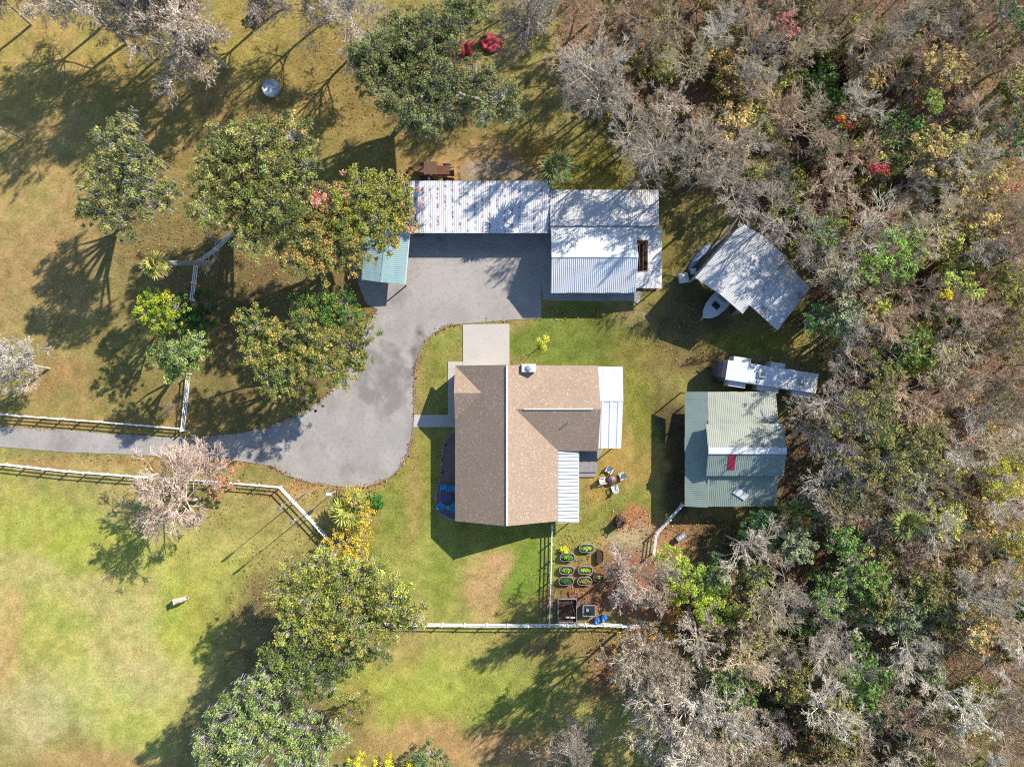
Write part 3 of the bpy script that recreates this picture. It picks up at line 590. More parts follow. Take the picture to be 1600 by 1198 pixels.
for i in range(150):
    a = r.uniform(0, 6.28); d = r.random() ** .5; x, y = .95 * d * math.cos(a), .5 * d * math.sin(a); s = r.uniform(.03, .07); mb.add([(x-s,y,.03),(x,y-s,.03),(x+s,y,.03),(x,y+s,.03),(x,y,.03+s*1.2)], [(0,1,4),(1,2,4),(2,3,4),(3,0,4)])
mb.build('pebbles', mat('blue_pebbles', A(130,130,190), .6, .5, 6, 20, 0), pb)
for px, py, lb in ((697,694,'solar path lamp at the upper bend of the patio'), (691,717,'solar path lamp halfway down the patio edge'), (692.5,737,'solar path lamp nearest the turquoise chairs')):
    t = thing('path_lamp', lb, 'lamp', W(px, py), 0, 'path lamps by the patio'); MB().lathe([(.015,0),(.015,.4)], n=8).build('stake', m_dark, t); MB().lathe([(.05,.4),(.12,.46),(.02,.55)], n=12).build('lamp_head', m_dark, t)
# fire pit circle
fp = thing('fire_pit', 'round rusty fire bowl in the middle of four white chairs', 'fire pit', W(955, 748)); MB().lathe([(.25,0),(.3,.2),(.62,.42),(.66,.46),(.6,.46),(.4,.36),(.0,.34)], n=24).build('bowl', m_ruststeel, fp, True); MB().lathe([(.55,.44),(.4,.6),(.1,.68),(.03,.76)], n=24).build('lid', mat('mauve_metal', A(150,118,120), .5, .15), fp, True)
for px, py, rz, lb in ((951,734,2.6,'white lawn chair above the fire bowl'), (971,743,1.9,'grey-white lawn chair beyond the fire bowl'), (942,750,-1.4,'white lawn chair beside the fire bowl, nearest the awning'), (960,762,.3,'white lawn chair below the fire bowl')):
    chair(m_white, lb, 'white chairs round the fire bowl', W(px, py), rz)
sp = thing('tree_stump', 'dark rough stump on a patch of orange leaves', 'stump', W(967, 814)); r = random.Random(4)
vs = []; fs = []
for j, (z, rad) in enumerate(((0,.75),(.3,.55),(.8,.5),(1.25,.42))):
    for i in range(14): a = i/14*6.283; q = rad*(1+r.uniform(-.16,.16)); vs.append((q*math.cos(a), q*math.sin(a), z+r.uniform(-.05,.12)))
for j in range(3):
    for i in range(14): fs.append((j*14+i, j*14+(i+1)%14, (j+1)*14+(i+1)%14, (j+1)*14+i))
fs.append(tuple(range(42,56))); m_stump = mat('dark_stump', A(88,72,64), .95, .35, 3, 12, .5)
MB().add(vs, fs).build('trunk', m_stump, sp)
for a in (.4, 2.2, 3.9, 5.1): MB().bar((.3*math.cos(a),.3*math.sin(a),1.1),(.62*math.cos(a),.62*math.sin(a),1.6+.2*math.sin(a*3)),.13).build('branch_stub', m_stump, sp)

def leaf_quads(rng, cen, size, up=.5, asp=.5):
    n = len(cen); nrm = rng.normal(size=(n, 3)); nrm /= np.linalg.norm(nrm, axis=1)[:, None]; nrm[:, 2] = np.abs(nrm[:, 2]) + up; nrm /= np.linalg.norm(nrm, axis=1)[:, None]
    u = np.cross(nrm, rng.normal(size=(n, 3))); u /= np.linalg.norm(u, axis=1)[:, None] + 1e-9; w = np.cross(nrm, u); s = np.asarray(size)[:, None]
    v = np.stack([cen - u*s*.5, cen + w*s*asp*.5 + nrm*s*.08, cen + u*s*.5, cen - w*s*asp*.5 + nrm*s*.08], 1)
    return v.reshape(-1, 3), np.arange(4*n).reshape(-1, 4)
LEAFK = 1.95
def pal(rng, n, palette, jit=.18):
    cs = np.array([lin(c) for c, _ in palette]) / KLIT * LEAFK; ws = np.array([w for _, w in palette], float); k = rng.choice(len(cs), n, p=ws/ws.sum())
    return cs[k] * (1 + rng.normal(0, jit, (n, 1))) * (1 + rng.normal(0, .06, (n, 3)))
def bunch(name, parent, rng, cx, cy, z, rx, ry, rz, n, size, palette, m=None):
    p = rng.normal(size=(n, 3)); p /= np.linalg.norm(p, axis=1)[:, None]; p *= rng.uniform(.4, 1, (n, 1)); p[:, 2] = np.abs(p[:, 2])
    c = p * (rx, ry, rz) + (cx, cy, z); v, f = leaf_quads(rng, c, rng.uniform(.6, 1.3, n) * size); col = np.clip(np.repeat(pal(rng, n, palette), 4, 0), .003, .9)
    return obj(name, mesh_np(name, v, f, col), m or m_leaf, parent)
GRN = [((110,165,50),2), ((80,135,45),2), ((160,190,80),1)]
m_galvp = m_galv
def planter(px, py, label, L_=1.8, Wd=.95, rz=0, palette=GRN, n=260, hh=.35, wallm=None):
    t = thing('raised_planter', label, 'planter', W(px, py), rz, 'raised planters in the kitchen garden'); k = 20
    ring = [((L_-Wd)/2*(1 if math.cos(a) > 0 else -1) + Wd/2*math.cos(a), Wd/2*math.sin(a)) for a in np.linspace(0.01, 2*math.pi+.01, k, endpoint=False)]
    vs = []; 
    for sc_, z in ((1,0),(1,.55),(.93,.55),(.93,.4)): vs += [(x*sc_, y*sc_, z) for x, y in ring]
    MB().add(vs, [(j*k+i, j*k+(i+1)%k, (j+1)*k+(i+1)%k, (j+1)*k+i) for j in range(3) for i in range(k)]).build('wall', wallm or m_galv, t)
    MB().add([(x*.93, y*.93, .45) for x, y in ring], [tuple(range(k))]).build('soil', m_soil, t)
    if n:
        rng = np.random.default_rng(int(px*3+py))
        bunch('plants', t, rng, 0, 0, .42, L_*.4, Wd*.3, hh, n, .2, palette)
YEL = [((230,210,50),2), ((170,185,50),1)]
planter(916,855,'galvanised planter with three rows of pale lettuce, topmost of the garden', palette=[((170,215,90),2),((90,140,50),1)], n=150)
planter(937,868,'brown brick-edged planter with bare soil standing upright', .85*1.9, .8, math.pi/2, n=0, wallm=m_brown)
planter(886,869,'overflowing bright green planter next to yellow flowers', n=420, hh=.5)
planter(885,889,'planter with half bare soil and half greens beside the fence', palette=[((150,190,70),1),((120,150,60),1)], n=110)
planter(914,889,'planter full of small yellow-green seedlings', palette=[((180,205,70),2),((110,150,50),1)], n=170)
planter(884,906,'dark leafy green planter lowest beside the fence', palette=[((70,120,50),2),((50,95,40),1)], n=420, hh=.45)
planter(913,906,'planter of mixed green and orange leaves, lowest of the middle row', palette=[((90,130,50),2),((210,160,60),1)], n=260)
planter(934,900,'low brown planter in the shadow beside the bare tree', 1.3, 1.0, 0, n=30, wallm=m_brown)
yf = thing('yellow_flowers', 'clump of yellow flowers above the green planter', 'flowers', W(881, 858)); bunch('blossoms', yf, np.random.default_rng(1), 0, 0, .2, .6, .45, .6, 260, .22, YEL); MB().bar((0,0,0),(0,0,.4),.04).build('stem', m_brown, yf)
cf = thing('cold_frame', 'grey wire-topped cold frame in the garden corner', 'cold frame', W(886, 952))
for a, b in (((-1.1,-1.4),(1.1,-1.4)),((1.1,-1.4),(1.1,1.4)),((1.1,1.4),(-1.1,1.4)),((-1.1,1.4),(-1.1,-1.4))): MB().bar((*a,.3),(*b,.3),.08,.5).build('side_board', m_wood, cf)
MB().box(-1.05,-1.35,.02,1.05,1.35,.2).build('soil', m_soil, cf); MB().bar((-.2,-.75,.5),(.9,-.8,.5),.18,.06).build('plank', m_white, cf); MB().bar((.2,2.2,.1),(1.2,-1.6,.45),.1,.1).build('leaning_pole', m_brown, cf)
bb = thing('black_compost_bin', 'square black bin with a pale rim in the garden', 'bin', W(919.5, 951)); MB().box(-.7,-.62,0,.7,.62,.65).build('body', m_dark, bb)
for a, b in (((-.72,-.64),(.72,-.64)),((.72,-.64),(.72,.64)),((.72,.64),(-.72,.64)),((-.72,.64),(-.72,-.64))): MB().bar((*a,.68),(*b,.68),.1,.06).build('rim', m_galv, bb)
MB().box(-.35,-.1,.65,-.05,.25,.78).build('latch', m_galv, bb)
for px, py, lb in ((932,967,'blue barrel nearest the black bin'), (943,963,'blue barrel at the foot of the bare tree')):
    t = thing('blue_barrel', lb, 'barrel', W(px, py), 0, 'blue barrels by the bottom fence'); MB().lathe([(.3,0),(.36,.2),(.38,.5),(.36,.8),(.3,.95),(.27,.95),(.27,.9),(0,.9)], n=18).build('body', m_blue2, t, True); MB().lathe([(.06,.9),(.06,.98)], .14, .1, 8).build('bung', m_white, t); MB().lathe([(.385,.48),(.4,.5),(.385,.52)], n=18).build('hoop', m_blue2, t)
kg = thing('steel_drum', 'grey drum lying on the leaves below the green barn', 'drum', W(1063, 838), .65); 
vs = [(x, .38*rr2*math.cos(a), .38+.38*rr2*math.sin(a)) for x, rr2 in ((-.6,.9),(-.58,1),(-.2,1),(-.18,1.06),(-.14,1),(.14,1),(.18,1.06),(.22,1),(.58,1),(.6,.9)) for a in np.linspace(0,2*math.pi,18,endpoint=False)]
MB().add(vs, [(j*18+i, j*18+(i+1)%18, (j+1)*18+(i+1)%18, (j+1)*18+i) for j in range(9) for i in range(18)] + [tuple(range(17,-1,-1)), tuple(range(162,180))]).build('body', m_galv, kg); MB().box(.6,-.05,.5,.66,.05,.6).build('bung', m_dark, kg)
for px, py, s, lb in ((1066,436,1.0,'larger white well-house box beside the angled shed'), (1081.5,425,.62,'smaller white box next to the angled shed')):
    t = thing('white_cabinet', lb, 'cabinet', W(px, py), .2); MB().box(-.5*s,-.5*s,0,.5*s,.5*s,.9*s).build('body', m_white, t); MB().add([(-.56*s,-.56*s,.9*s),(.56*s,-.56*s,.9*s),(.56*s,.56*s,.9*s),(-.56*s,.56*s,.9*s),(0,0,1.15*s)],[(3,2,1,0),(0,1,4),(1,2,4),(2,3,4),(3,0,4)]).build('lid', m_white, t); MB().box(.5*s,-.1,.3*s,.53*s,.1,.5*s).build('latch', m_steel, t)
cn = thing('aluminium_canoe', 'upturned blue-grey canoe beside the angled shed', 'canoe', W(1092, 401), math.radians(52))
vs = []; fs = []; xs = np.linspace(-2.2, 2.2, 11)
for x in xs:
    w = .45*max(0.02, 1-(x/2.2)**2)**.6
    for k in range(7): a = math.pi*k/6; vs.append((x, w*math.cos(a), .1+.42*math.sin(a)*(w/.45)**.4))
for j in range(10):
    for k in range(6): fs.append((j*7+k, j*7+k+1, (j+1)*7+k+1, (j+1)*7+k))
MB().add(vs, fs).build('hull', mat('blue_grey_aluminium', A(150,165,200), .4, .1), cn, True); MB().bar((-2.0,0,.5),(2.0,0,.52),.05).build('keel', m_steel, cn); MB().bar((0,-.45,.12),(0,.45,.12),.06).build('thwart', m_brown, cn)
for k in range(5):
    pl = thing('long_pole', 'weathered pole, %s in the stack beside the angled shed' % ('lowest','second lowest','middle one','second highest','highest')[k], 'pole', W(1128, 372) + Vector((k*.22-.3, k*.14, 0)), math.radians(52+k*2), 'poles stacked beside the angled shed'); MB().bar((-2.6-.1*k,0,.2+.1*k),(2.6,0,.9+.12*k),.09).build('shaft', m_wood, pl); MB().bar((2.6,0,.9+.12*k),(2.75,0,.92+.12*k),.11).build('end_cap', m_brown, pl)
# flag poles, bird post
def flag(px, py, label, hh=9.4):
    p = W(px, py, hh); t = thing('flagpole', label, 'flagpole', (p.x, p.y, 0), math.radians(218), 'flagpoles by the pasture fence'); MB().lathe([(.055,0),(.05,4),(.032,hh)], n=10).build('pole', m_galv, t); MB().lathe([(.02,hh),(.08,hh+.05),(.08,hh+.1),(.02,hh+.15)], n=10).build('finial', m_white, t)
    vs = []; fs = []; nx_, nz_ = 9, 7
    for i in range(nx_):
        for j in range(nz_): u = i/(nx_-1); vs.append((.05+u*.95*(1-.12*j/6), .16*math.sin(u*7+j*.4)*u, hh-.1-j*.22-u*u*.55))
    for i in range(nx_-1):
        for j in range(nz_-1): a = i*nz_+j; fs.append((a, a+1, a+nz_+1, a+nz_))
    f = MB().add(vs, fs).build('flag', m_white, t, True); md = f.modifiers.new('s', 'SOLIDIFY'); md.thickness = .015
    MB().box(.03,-.04,1.0,.12,.04,1.12).build('cleat', m_steel, t)
flag(441, 789, 'flagpole with pale drooping flag, nearer the fence corner'); flag(461, 811, 'flagpole with pale drooping flag, further along the slanting fence')
bp = thing('birdhouse_post', 'white post with a pinkish birdhouse at the driveway edge', 'birdhouse', W(524, 767)); MB().lathe([(.05,0),(.045,2.6)], n=10).build('post', m_white, bp)
MB().box(-.2,-.2,2.6,.2,.2,2.95).build('house', mat('pale_pink_paint', A(230,170,165), .7), bp); MB().add([(-.28,-.28,2.95),(.28,-.28,2.95),(.28,.28,2.95),(-.28,.28,2.95),(-.28,0,3.2),(.28,0,3.2)], [(0,1,5,4),(3,4,5,2),(0,4,3),(1,2,5),(3,2,1,0)]).build('roof', m_white, bp)
# round tank, junk cart, tarps, loader
tk = thing('round_tank', 'round blue water tank with pale rim under the tall trees', 'tank', W(426, 141)); MB().lathe([(1.02,0),(1.05,.3),(1.02,.6),(1.06,.64),(1.0,.64),(.96,.5)], n=28).build('wall', m_galv, tk, True)
MB().lathe([(.97,.4),(.97,.46)], n=28).build('water', mat('blue_liner_water', (.03,.10,.20), .1, .3, 1.5, 5, 0, 0, .5), tk)
for k in range(9):
    a0, a1 = k/9*6.283, k/9*6.283+.52; MB().slab([(1.0*math.cos(a0),1.0*math.sin(a0),.7),(1.14*math.cos(a0),1.14*math.sin(a0),.7),(1.14*math.cos(a1),1.14*math.sin(a1),.7),(1.0*math.cos(a1),1.0*math.sin(a1),.7)],.05).build('rim_piece', m_wood, tk)
jc = thing('loaded_cart', 'small utility cart heaped with pale scrap at the top edge', 'cart', W(405, 22), 1.05); r = random.Random(6)
MB().box(-1.2,-.7,.5,1.2,.7,.62).build('bed', m_ruststeel, jc); MB().bar((1.2,0,.5),(2.0,0,.4),.08).build('drawbar', m_steel, jc)
for s in (-1, 1):
    vs = [(-.4 + .33*math.cos(a), s*.82 + d, .33 + .33*math.sin(a)) for d in (-.1, .1) for a in np.linspace(0, 2*math.pi, 14, endpoint=False)]
    MB().add(vs, [tuple(range(13,-1,-1)), tuple(range(14,28))] + [(i,(i+1)%14,(i+1)%14+14,i+14) for i in range(14)]).build('wheel', m_dark, jc)
tyre = thing('spare_tyre', 'black tyre with a pale hub lying beside the scrap cart', 'tyre', W(399, 30.5)); MB().lathe([(.2,.02),(.38,0),(.42,.1),(.38,.2),(.2,.19)], n=20).build('tread', m_dark, tyre, True); MB().lathe([(.2,.05),(.2,.17),(.05,.2)], n=16).build('hub', m_galv, tyre)
for k in range(16):
    c = (r.uniform(-1,1), r.uniform(-.5,.5), .62+r.uniform(0,.4)); d = Vector((r.uniform(-1,1), r.uniform(-1,1), r.uniform(-.2,.3))).normalized()*r.uniform(.2,.6); v = Vector(c)
    MB().bar(v-d, v+d, r.uniform(.12,.3), r.uniform(.06,.25)).build('scrap_piece', r.choice([m_white, m_galv, m_wood, m_brown, m_steel]), jc)
def tarp(px, py, rx, ry, hh, label, seed):
    t = thing('red_tarp', label, 'tarp', W(px, py)); n = 22; vs = []; fs = []; xs = np.linspace(-1, 1, n)
    for x in xs:
        for y in xs:
            d = max(abs(x), abs(y)) ** 2 * .7 + (x*x+y*y)*.2; z = hh*.55*(max(0, 1-d**2.2)**.6) + .75*hh*(float(vnoise(x*rx+seed, y*ry*.5, .55, 1))-.5)*(1-.5*d) + .35*(float(vnoise(x*rx*.4-y*ry*.9+seed, x*rx*.2, .28, 2))-.5); vs.append((x*rx*(1+.16*math.sin(5*y+seed)), y*ry*(1+.2*math.sin(4.3*x+seed)), max(.03, z)))
    for i in range(n-1):
        for j in range(n-1): a = i*n+j; fs.append((a, a+n, a+n+1, a+1))
    MB().add(vs, fs).build('cover', m_red, t); MB().bar((-rx*.9,-ry*.9,.1),(rx*.9,-ry*.9,.1),.07).build('hem_rope', m_maroon, t)
tarp(767, 69, 1.35, 1.0, 1.2, 'large crumpled red tarp over a pile beside the big oak', 1.3); tarp(728, 77, .75, .9, 1.1, 'smaller red tarp half hidden by the big oak', 4.1); tarp(705, 82, .5, .45, .6, 'scrap of red tarp nearly hidden in the oak leaves', 7.7)
ld = thing('old_backhoe', 'old rusty yellow backhoe parked behind the carport', 'backhoe', W(682, 273))
MB().box(-1.9,-.55,.8,1.2,.55,1.5).build('chassis', m_ruststeel, ld); MB().box(.1,-.5,1.5,1.7,.5,1.9).build('hood', m_ruststeel, ld); MB().box(-1.2,-.75,2.55,.3,.75,2.65).build('canopy', m_brown, ld)
for x in (-1.1,.2):
    for y in (-.65,.65): MB().box(x-.05,y-.05,1.4,x+.05,y+.05,2.55).build('canopy_post', m_ruststeel, ld)
for x, rad in ((-1.1,.75),(1.3,.5)):
    for y in (-.85,.85):
        vs = [(x + rad*math.cos(a), y + d, rad + rad*math.sin(a)) for d in (-.2, .2) for a in np.linspace(0, 2*math.pi, 16, endpoint=False)]
        MB().add(vs, [tuple(range(15,-1,-1)), tuple(range(16,32))] + [(i,(i+1)%16,(i+1)%16+16,i+16) for i in range(16)]).build('wheel', m_dark, ld)
MB().slab([(2.2,-1.0,1.0),(2.9,-1.0,.9),(2.9,1.0,.9),(2.2,1.0,1.0)],.5).build('loader_bucket', m_yellow, ld)
for y in (-.6,.6): MB().bar((.4,y,1.5),(2.3,y,.9),.14).build('loader_arm', m_yellow, ld)
MB().bar((-1.9,0,1.2),(-2.9,.1,2.3),.25).build('boom', m_ruststeel, ld); MB().bar((-2.9,.1,2.3),(-3.3,.1,.9),.2).build('dipper', m_yellow, ld); MB().box(-3.6,-.3,.3,-3.0,.4,.9).build('digging_bucket', m_ruststeel, ld); MB().box(-.8,-.3,1.5,-.3,.3,1.95).build('seat', m_dark, ld)

# grazing pony: one skinned body
pn = thing('pony', 'pale cream pony grazing alone in the open pasture', 'pony', W(286, 934), .22)
def skin(name, verts, edges, rad, m, parent, root=0):
    me = bpy.data.meshes.new(name); me.from_pydata(verts, edges, []); o = obj(name, me, m, parent)
    sk = o.modifiers.new('skin', 'SKIN'); 
    for i, q in enumerate(rad): me.skin_vertices[0].data[i].radius = (q, q) if not isinstance(q, tuple) else q
    me.skin_vertices[0].data[root].use_root = True; sb = o.modifiers.new('sub', 'SUBSURF'); sb.levels = 2; sb.render_levels = 2; return o
pv = [(-.62,0,.92),(-.3,0,.93),(.1,0,.9),(.48,0,.96),(.64,0,.95),(.76,0,.74),(.82,0,.5),(.9,0,.3),
      (-.62,.17,.72),(-.56,.18,.42),(-.66,.18,.2),(-.64,.18,.02),(-.62,-.17,.72),(-.5,-.18,.42),(-.58,-.18,.2),(-.56,-.18,.02),
      (.48,.16,.66),(.5,.16,.36),(.5,.16,.02),(.48,-.16,.66),(.56,-.16,.36),(.52,-.16,.02),(-.82,0,.9)]
pe_ = [(0,1),(1,2),(2,3),(3,4),(4,5),(5,6),(6,7),(0,8),(8,9),(9,10),(10,11),(0,12),(12,13),(13,14),(14,15),(3,16),(16,17),(17,18),(3,19),(19,20),(20,21),(0,22)]
pr2 = [.31,.34,.36,.31,.2,.16,.14,.09,.15,.08,.055,.06,.15,.08,.055,.06,.12,.07,.055,.12,.07,.055,.18]
m_pony = mat('cream_coat', A(232,205,185), .8, .1, 3, 12, .1)
skin('body', pv, pe_, pr2, m_pony, pn, 1)
for s in (-1, 1): MB().add([(.86,s*.1,.72),(.92,s*.2,.7),(.84,s*.2,.86)],[(0,1,2)]).build('ear', m_brown, pn)
mb = MB()
for k in range(7): mb.bar((.56+.06*k,.0,1.17-.055*k),(.54+.06*k,.16,1.0-.06*k),.08,.04)
mb.build('mane', m_brown, pn); MB().bar((-.98,0,.92),(-1.08,0,.35),.1,.06).build('tail', m_brown, pn)

# ------------------------------------------------------------------ tree kit
def tubes(P0, P1, R0, R1, n=3):
    d = P1 - P0; d = d / (np.linalg.norm(d, axis=1)[:, None] + 1e-9); ref = np.where(np.abs(d[:, 2:3]) < .9, np.array([[0, 0, 1.]]), np.array([[1., 0, 0]]))
    a = np.cross(d, ref); a /= np.linalg.norm(a, axis=1)[:, None] + 1e-9; b = np.cross(d, a); t = np.arange(n) * 2 * np.pi / n
    ring = a[:, None] * np.cos(t)[None, :, None] + b[:, None] * np.sin(t)[None, :, None]
    v = np.concatenate([P0[:, None] + ring * R0[:, None, None], P1[:, None] + ring * R1[:, None, None]], 1).reshape(-1, 3)
    o = np.arange(len(P0))[:, None] * 2 * n; i = np.arange(n)[None]; j = (i + 1) % n
    f = np.stack([o + i, o + j, o + j + n, o + i + n], -1).reshape(-1, 4); return v, f
def poly_tubes(pts, rad, n=3):
    P0 = pts[:, :-1].reshape(-1, 3); P1 = pts[:, 1:].reshape(-1, 3); return tubes(P0, P1, rad[:, :-1].ravel(), rad[:, 1:].ravel(), n)
def merge(parts):
    V = []; F = []; C = []; o = 0
    for v, f, c in parts: V.append(v); F.append(f + o); C.append(np.broadcast_to(c, v.shape)); o += len(v)
    return np.concatenate(V), np.concatenate(F), np.concatenate(C)
def path(rng, p, d, ln, K, wander, up):
    M = len(p); pts = np.empty((M, K + 1, 3)); pts[:, 0] = p; d = d.copy()
    for k in range(K):
        d = d + rng.normal(0, wander, (M, 3)); d[:, 2] += up; d /= np.linalg.norm(d, axis=1)[:, None]
        pts[:, k + 1] = pts[:, k] + d * (ln / K)[:, None]
    return pts
def kids(rng, pts, rad, n, ratio, ang, K, wander, up, rf, tmin=.25):
    M, K1, _ = pts.shape; idx = np.repeat(np.arange(M), n); t = rng.uniform(tmin, 1.0, M * n) ** .8 * (K1 - 1) * .999; k = t.astype(int); f = (t - k)[:, None]
    a, b = pts[idx, k], pts[idx, k + 1]; p = a * (1 - f) + b * f; tan = b - a; tan /= np.linalg.norm(tan, axis=1)[:, None] + 1e-9
    q = rng.normal(size=p.shape); q -= (q * tan).sum(1)[:, None] * tan; q /= np.linalg.norm(q, axis=1)[:, None]
    an = np.radians(rng.uniform(ang[0], ang[1], M * n))[:, None]; d = tan * np.cos(an) + q * np.sin(an); d[:, 2] += up; d /= np.linalg.norm(d, axis=1)[:, None]
    L = np.linalg.norm(pts[:, 1:] - pts[:, :-1], axis=2).sum(1)[idx] * ratio * rng.uniform(.6, 1.25, M * n) * (1.15 - .5 * t / (K1 - 1))
    np_ = path(rng, p, d, L, K, wander, up * .35); r0 = (rad[idx, k] * rf)[:, None] * np.linspace(1, .4, K + 1)[None]; return np_, r0
def bare_tree_meshes(seed, h, R, lean=(0, 0), dens=(12, 7, 5, 4, 2), fork=.35, twig=.014, tone=1.0, lowmoss=0.0, up=.10):
    rng = np.random.default_rng(seed); parts = []; tw = []
    p = np.zeros((1, 3)); d = np.array([[lean[0], lean[1], 1.0]]); tr = path(rng, p, d / np.linalg.norm(d), np.array([h * .74]), 6, .07, .12)
    tr[:, 0, 2] = -.2; r0 = .011 * h + .04; rad = np.linspace(1, .4, 7)[None] * r0; base = np.array([.36, .325, .275]) * tone
    parts.append((*poly_tubes(tr, rad, 7), base * .8))
    l1, r1 = kids(rng, tr, rad, dens[0], R / (h * .74) * 1.05, (30, 75), 6, .10, up, .48, fork); parts.append((*poly_tubes(l1, r1, 5), base * 1.12))  # limb colour lifted above the trunk's, sunlit brightness put into the bark
    l2, r2 = kids(rng, l1, r1, dens[1], .55, (22, 52), 4, .10, up * .7, .6, .2); l3, r3 = kids(rng, l2, r2, dens[2], .58, (20, 48), 3, .11, up * .5, .62, .15); r3 = np.maximum(r3, twig * 1.25)
    l4, r4 = kids(rng, l3, r3, dens[3], .62, (18, 45), 2, .11, up * .4, .65, .1); r4 = np.maximum(r4, twig)
    l5, r5 = kids(rng, l4, r4, dens[4], .7, (16, 42), 1, .1, up * .3, .7, .1); r5 = np.maximum(r5, twig * .75)
    for l, r, n, b in ((l2, r2, 4, 1.15), (l3, r3, 3, 1.15), (l4, r4, 3, 1.0), (l5, r5, 3, .9)):  # inner branches painted paler as if sunlit, outer twigs darker
        K_ = l.shape[1] - 1; v, f = poly_tubes(l, r, n); c = base * b * (1 + np.repeat(rng.normal(0, .22, len(l)), 2 * n * K_)[:, None]); tw.append((v, f, np.clip(c, .03, .8)))
    if lowmoss:
        tips = l4.reshape(-1, 3); k = rng.choice(len(tips), int(len(tips) * lowmoss)); c = tips[k] + rng.normal(0, .08, (len(k), 3)); ln = rng.uniform(.15, .6, len(k)); w = rng.normal(size=(len(k), 3)); w[:, 2] *= .2; w *= (.05 / np.linalg.norm(w, axis=1))[:, None]; dn_ = np.stack([rng.normal(0, .05, len(k)), rng.normal(0, .05, len(k)), -ln], 1)
        v = np.stack([c - w, c + dn_ * .5 - w, c + dn_, c + dn_ * .4 + w], 1).reshape(-1, 3); tw.append((v, np.arange(len(v)).reshape(-1, 4), np.broadcast_to(base * 1.25, v.shape)))
    a = merge(parts); b = merge(tw); return mesh_np('trunk', *a, smooth=True), mesh_np('crown', *b)
def put_bare(meshes, name, label, x, y, s, rz, tint, group=None, sz=None, cat='tree', leanx=0, leany=0):
    t = thing(name, label, cat, (x, y, 0), rz, group); t.scale = (s, s, sz or s); t.rotation_euler.x = leanx; t.rotation_euler.y = leany
    for nm, me in zip(('trunk', 'crown'), meshes):
        o = obj(nm, me, m_bark, t); o.color = (*tint, 1)
    return t
OAK = [((122,124,62),4), ((150,150,80),3), ((92,96,50),3), ((172,168,96),1)]
def leafy_parts(rng, lobes, palette, leaf=.17, dens=1.0, flat=.72, clump=.46, per=44, tr_r=.3, base=None, moss=0.0, patches=None, bark=.28, up=.45):
    """lobes: [(x,y,z,r)] in metres. returns trunk mesh, crown mesh, moss mesh"""
    Lb = np.array(lobes, float); c0 = Lb[:, :3].mean(0); bx, by = base if base is not None else (c0[0], c0[1]); zmin = Lb[:, 2].min()
    fork = np.array([bx * .6 + c0[0] * .4, by * .6 + c0[1] * .4, max(1.0, zmin * .45)]); tp = np.array([[[bx, by, -.2], [(bx * 2 + fork[0]) / 3, (by * 2 + fork[1]) / 3, fork[2] * .5], fork]])
    wood = [(*poly_tubes(tp, np.array([[1.2, .95, .5]]) * tr_r, 8), np.array([bark, bark * .92, bark * .85]))]; LV = []; LF = []; LC = []; mv = []; nv = 0; n_m = 0; MV = []; MF = []
    for x, y, z, r in Lb:
        c = np.array([x, y, z]); mid = (fork + c) / 2 + rng.normal(0, .25, 3) - np.array([0, 0, .1 * r]); lp = np.array([[fork, mid, c - (0, 0, .25 * r)]]); rr3 = np.array([[.62, .42, .2]]) * tr_r
        wood.append((*poly_tubes(lp, rr3, 5), np.array([bark, bark * .93, bark * .87])))
        r = r * 1.1; nc = max(14, int(r * r * 9.0 * dens)); u = rng.normal(size=(nc, 3)); u /= np.linalg.norm(u, axis=1)[:, None]; u[:, 2] = np.where(u[:, 2] < -.15, -u[:, 2], u[:, 2])
        cc = c + u * np.array([r, r, r * flat]) * rng.uniform(.35, 1.08, (nc, 1)) ** .7
        cr = clump * rng.uniform(.4, 1.2, nc) * min(1.15, .55 + r * .16)
        P0 = np.repeat((c - (0, 0, .25 * r))[None], nc, 0); br = np.stack([P0, (P0 + cc) / 2 + rng.normal(0, .12, (nc, 3)), cc], 1); wood.append((*poly_tubes(br, np.tile(np.array([[.12, .08, .03]]) * max(tr_r, .2), (nc, 1)), 3), np.array([bark, bark * .95, bark * .9]) * 1.2))
        ns = np.maximum(40, (per * 2.0 * dens * (cr / clump) ** 2)).astype(int); rep = np.repeat(np.arange(nc), ns); q = rng.normal(size=(len(rep), 3)); q /= np.linalg.norm(q, axis=1)[:, None]; q[:, 2] = np.where(q[:, 2] < 0, q[:, 2] * .5, q[:, 2])
        lc = cc[rep] + q * (cr[rep] * rng.uniform(.2, 1.25, len(rep)) ** .8)[:, None] * np.array([1, 1, .75]); v, f = leaf_quads(rng, lc, leaf * rng.uniform(.55, 1.4, len(rep)), up, .66)
        col = pal(rng, nc, palette, .12)[rep]
        if patches:
            for (qx, qy, qr, pc) in patches:
                dd = np.hypot(cc[:, 0] - qx, cc[:, 1] - qy) / qr + rng.normal(0, .25, nc); hit = (dd < 1)[rep]; col = np.where(hit[:, None], pal(rng, len(rep), pc, .1), col)
        col = col * (1 + rng.normal(0, .24, (len(rep), 1))); LV.append(v); LF.append(f + nv); nv += len(v); LC.append(np.repeat(col, 4, 0))
        if moss:
            k = int(nc * moss * 16); ii = rng.integers(0, nc, k); p0 = cc[ii] + rng.normal(0, .25, (k, 3)); ln = rng.uniform(.35, 1.3, k); w = rng.normal(size=(k, 3)); w[:, 2] = 0; w /= np.linalg.norm(w, axis=1)[:, None]; w *= rng.uniform(.02, .05, (k, 1)); dn = np.stack([rng.normal(0, .1, k), rng.normal(0, .1, k), -ln], 1)
            v = np.stack([p0 - w * .4, p0 + dn * .45 - w, p0 + dn, p0 + dn * .4 + w], 1).reshape(-1, 3); MV.append(v); MF.append(np.arange(4 * k).reshape(-1, 4) + n_m); n_m += 4 * k
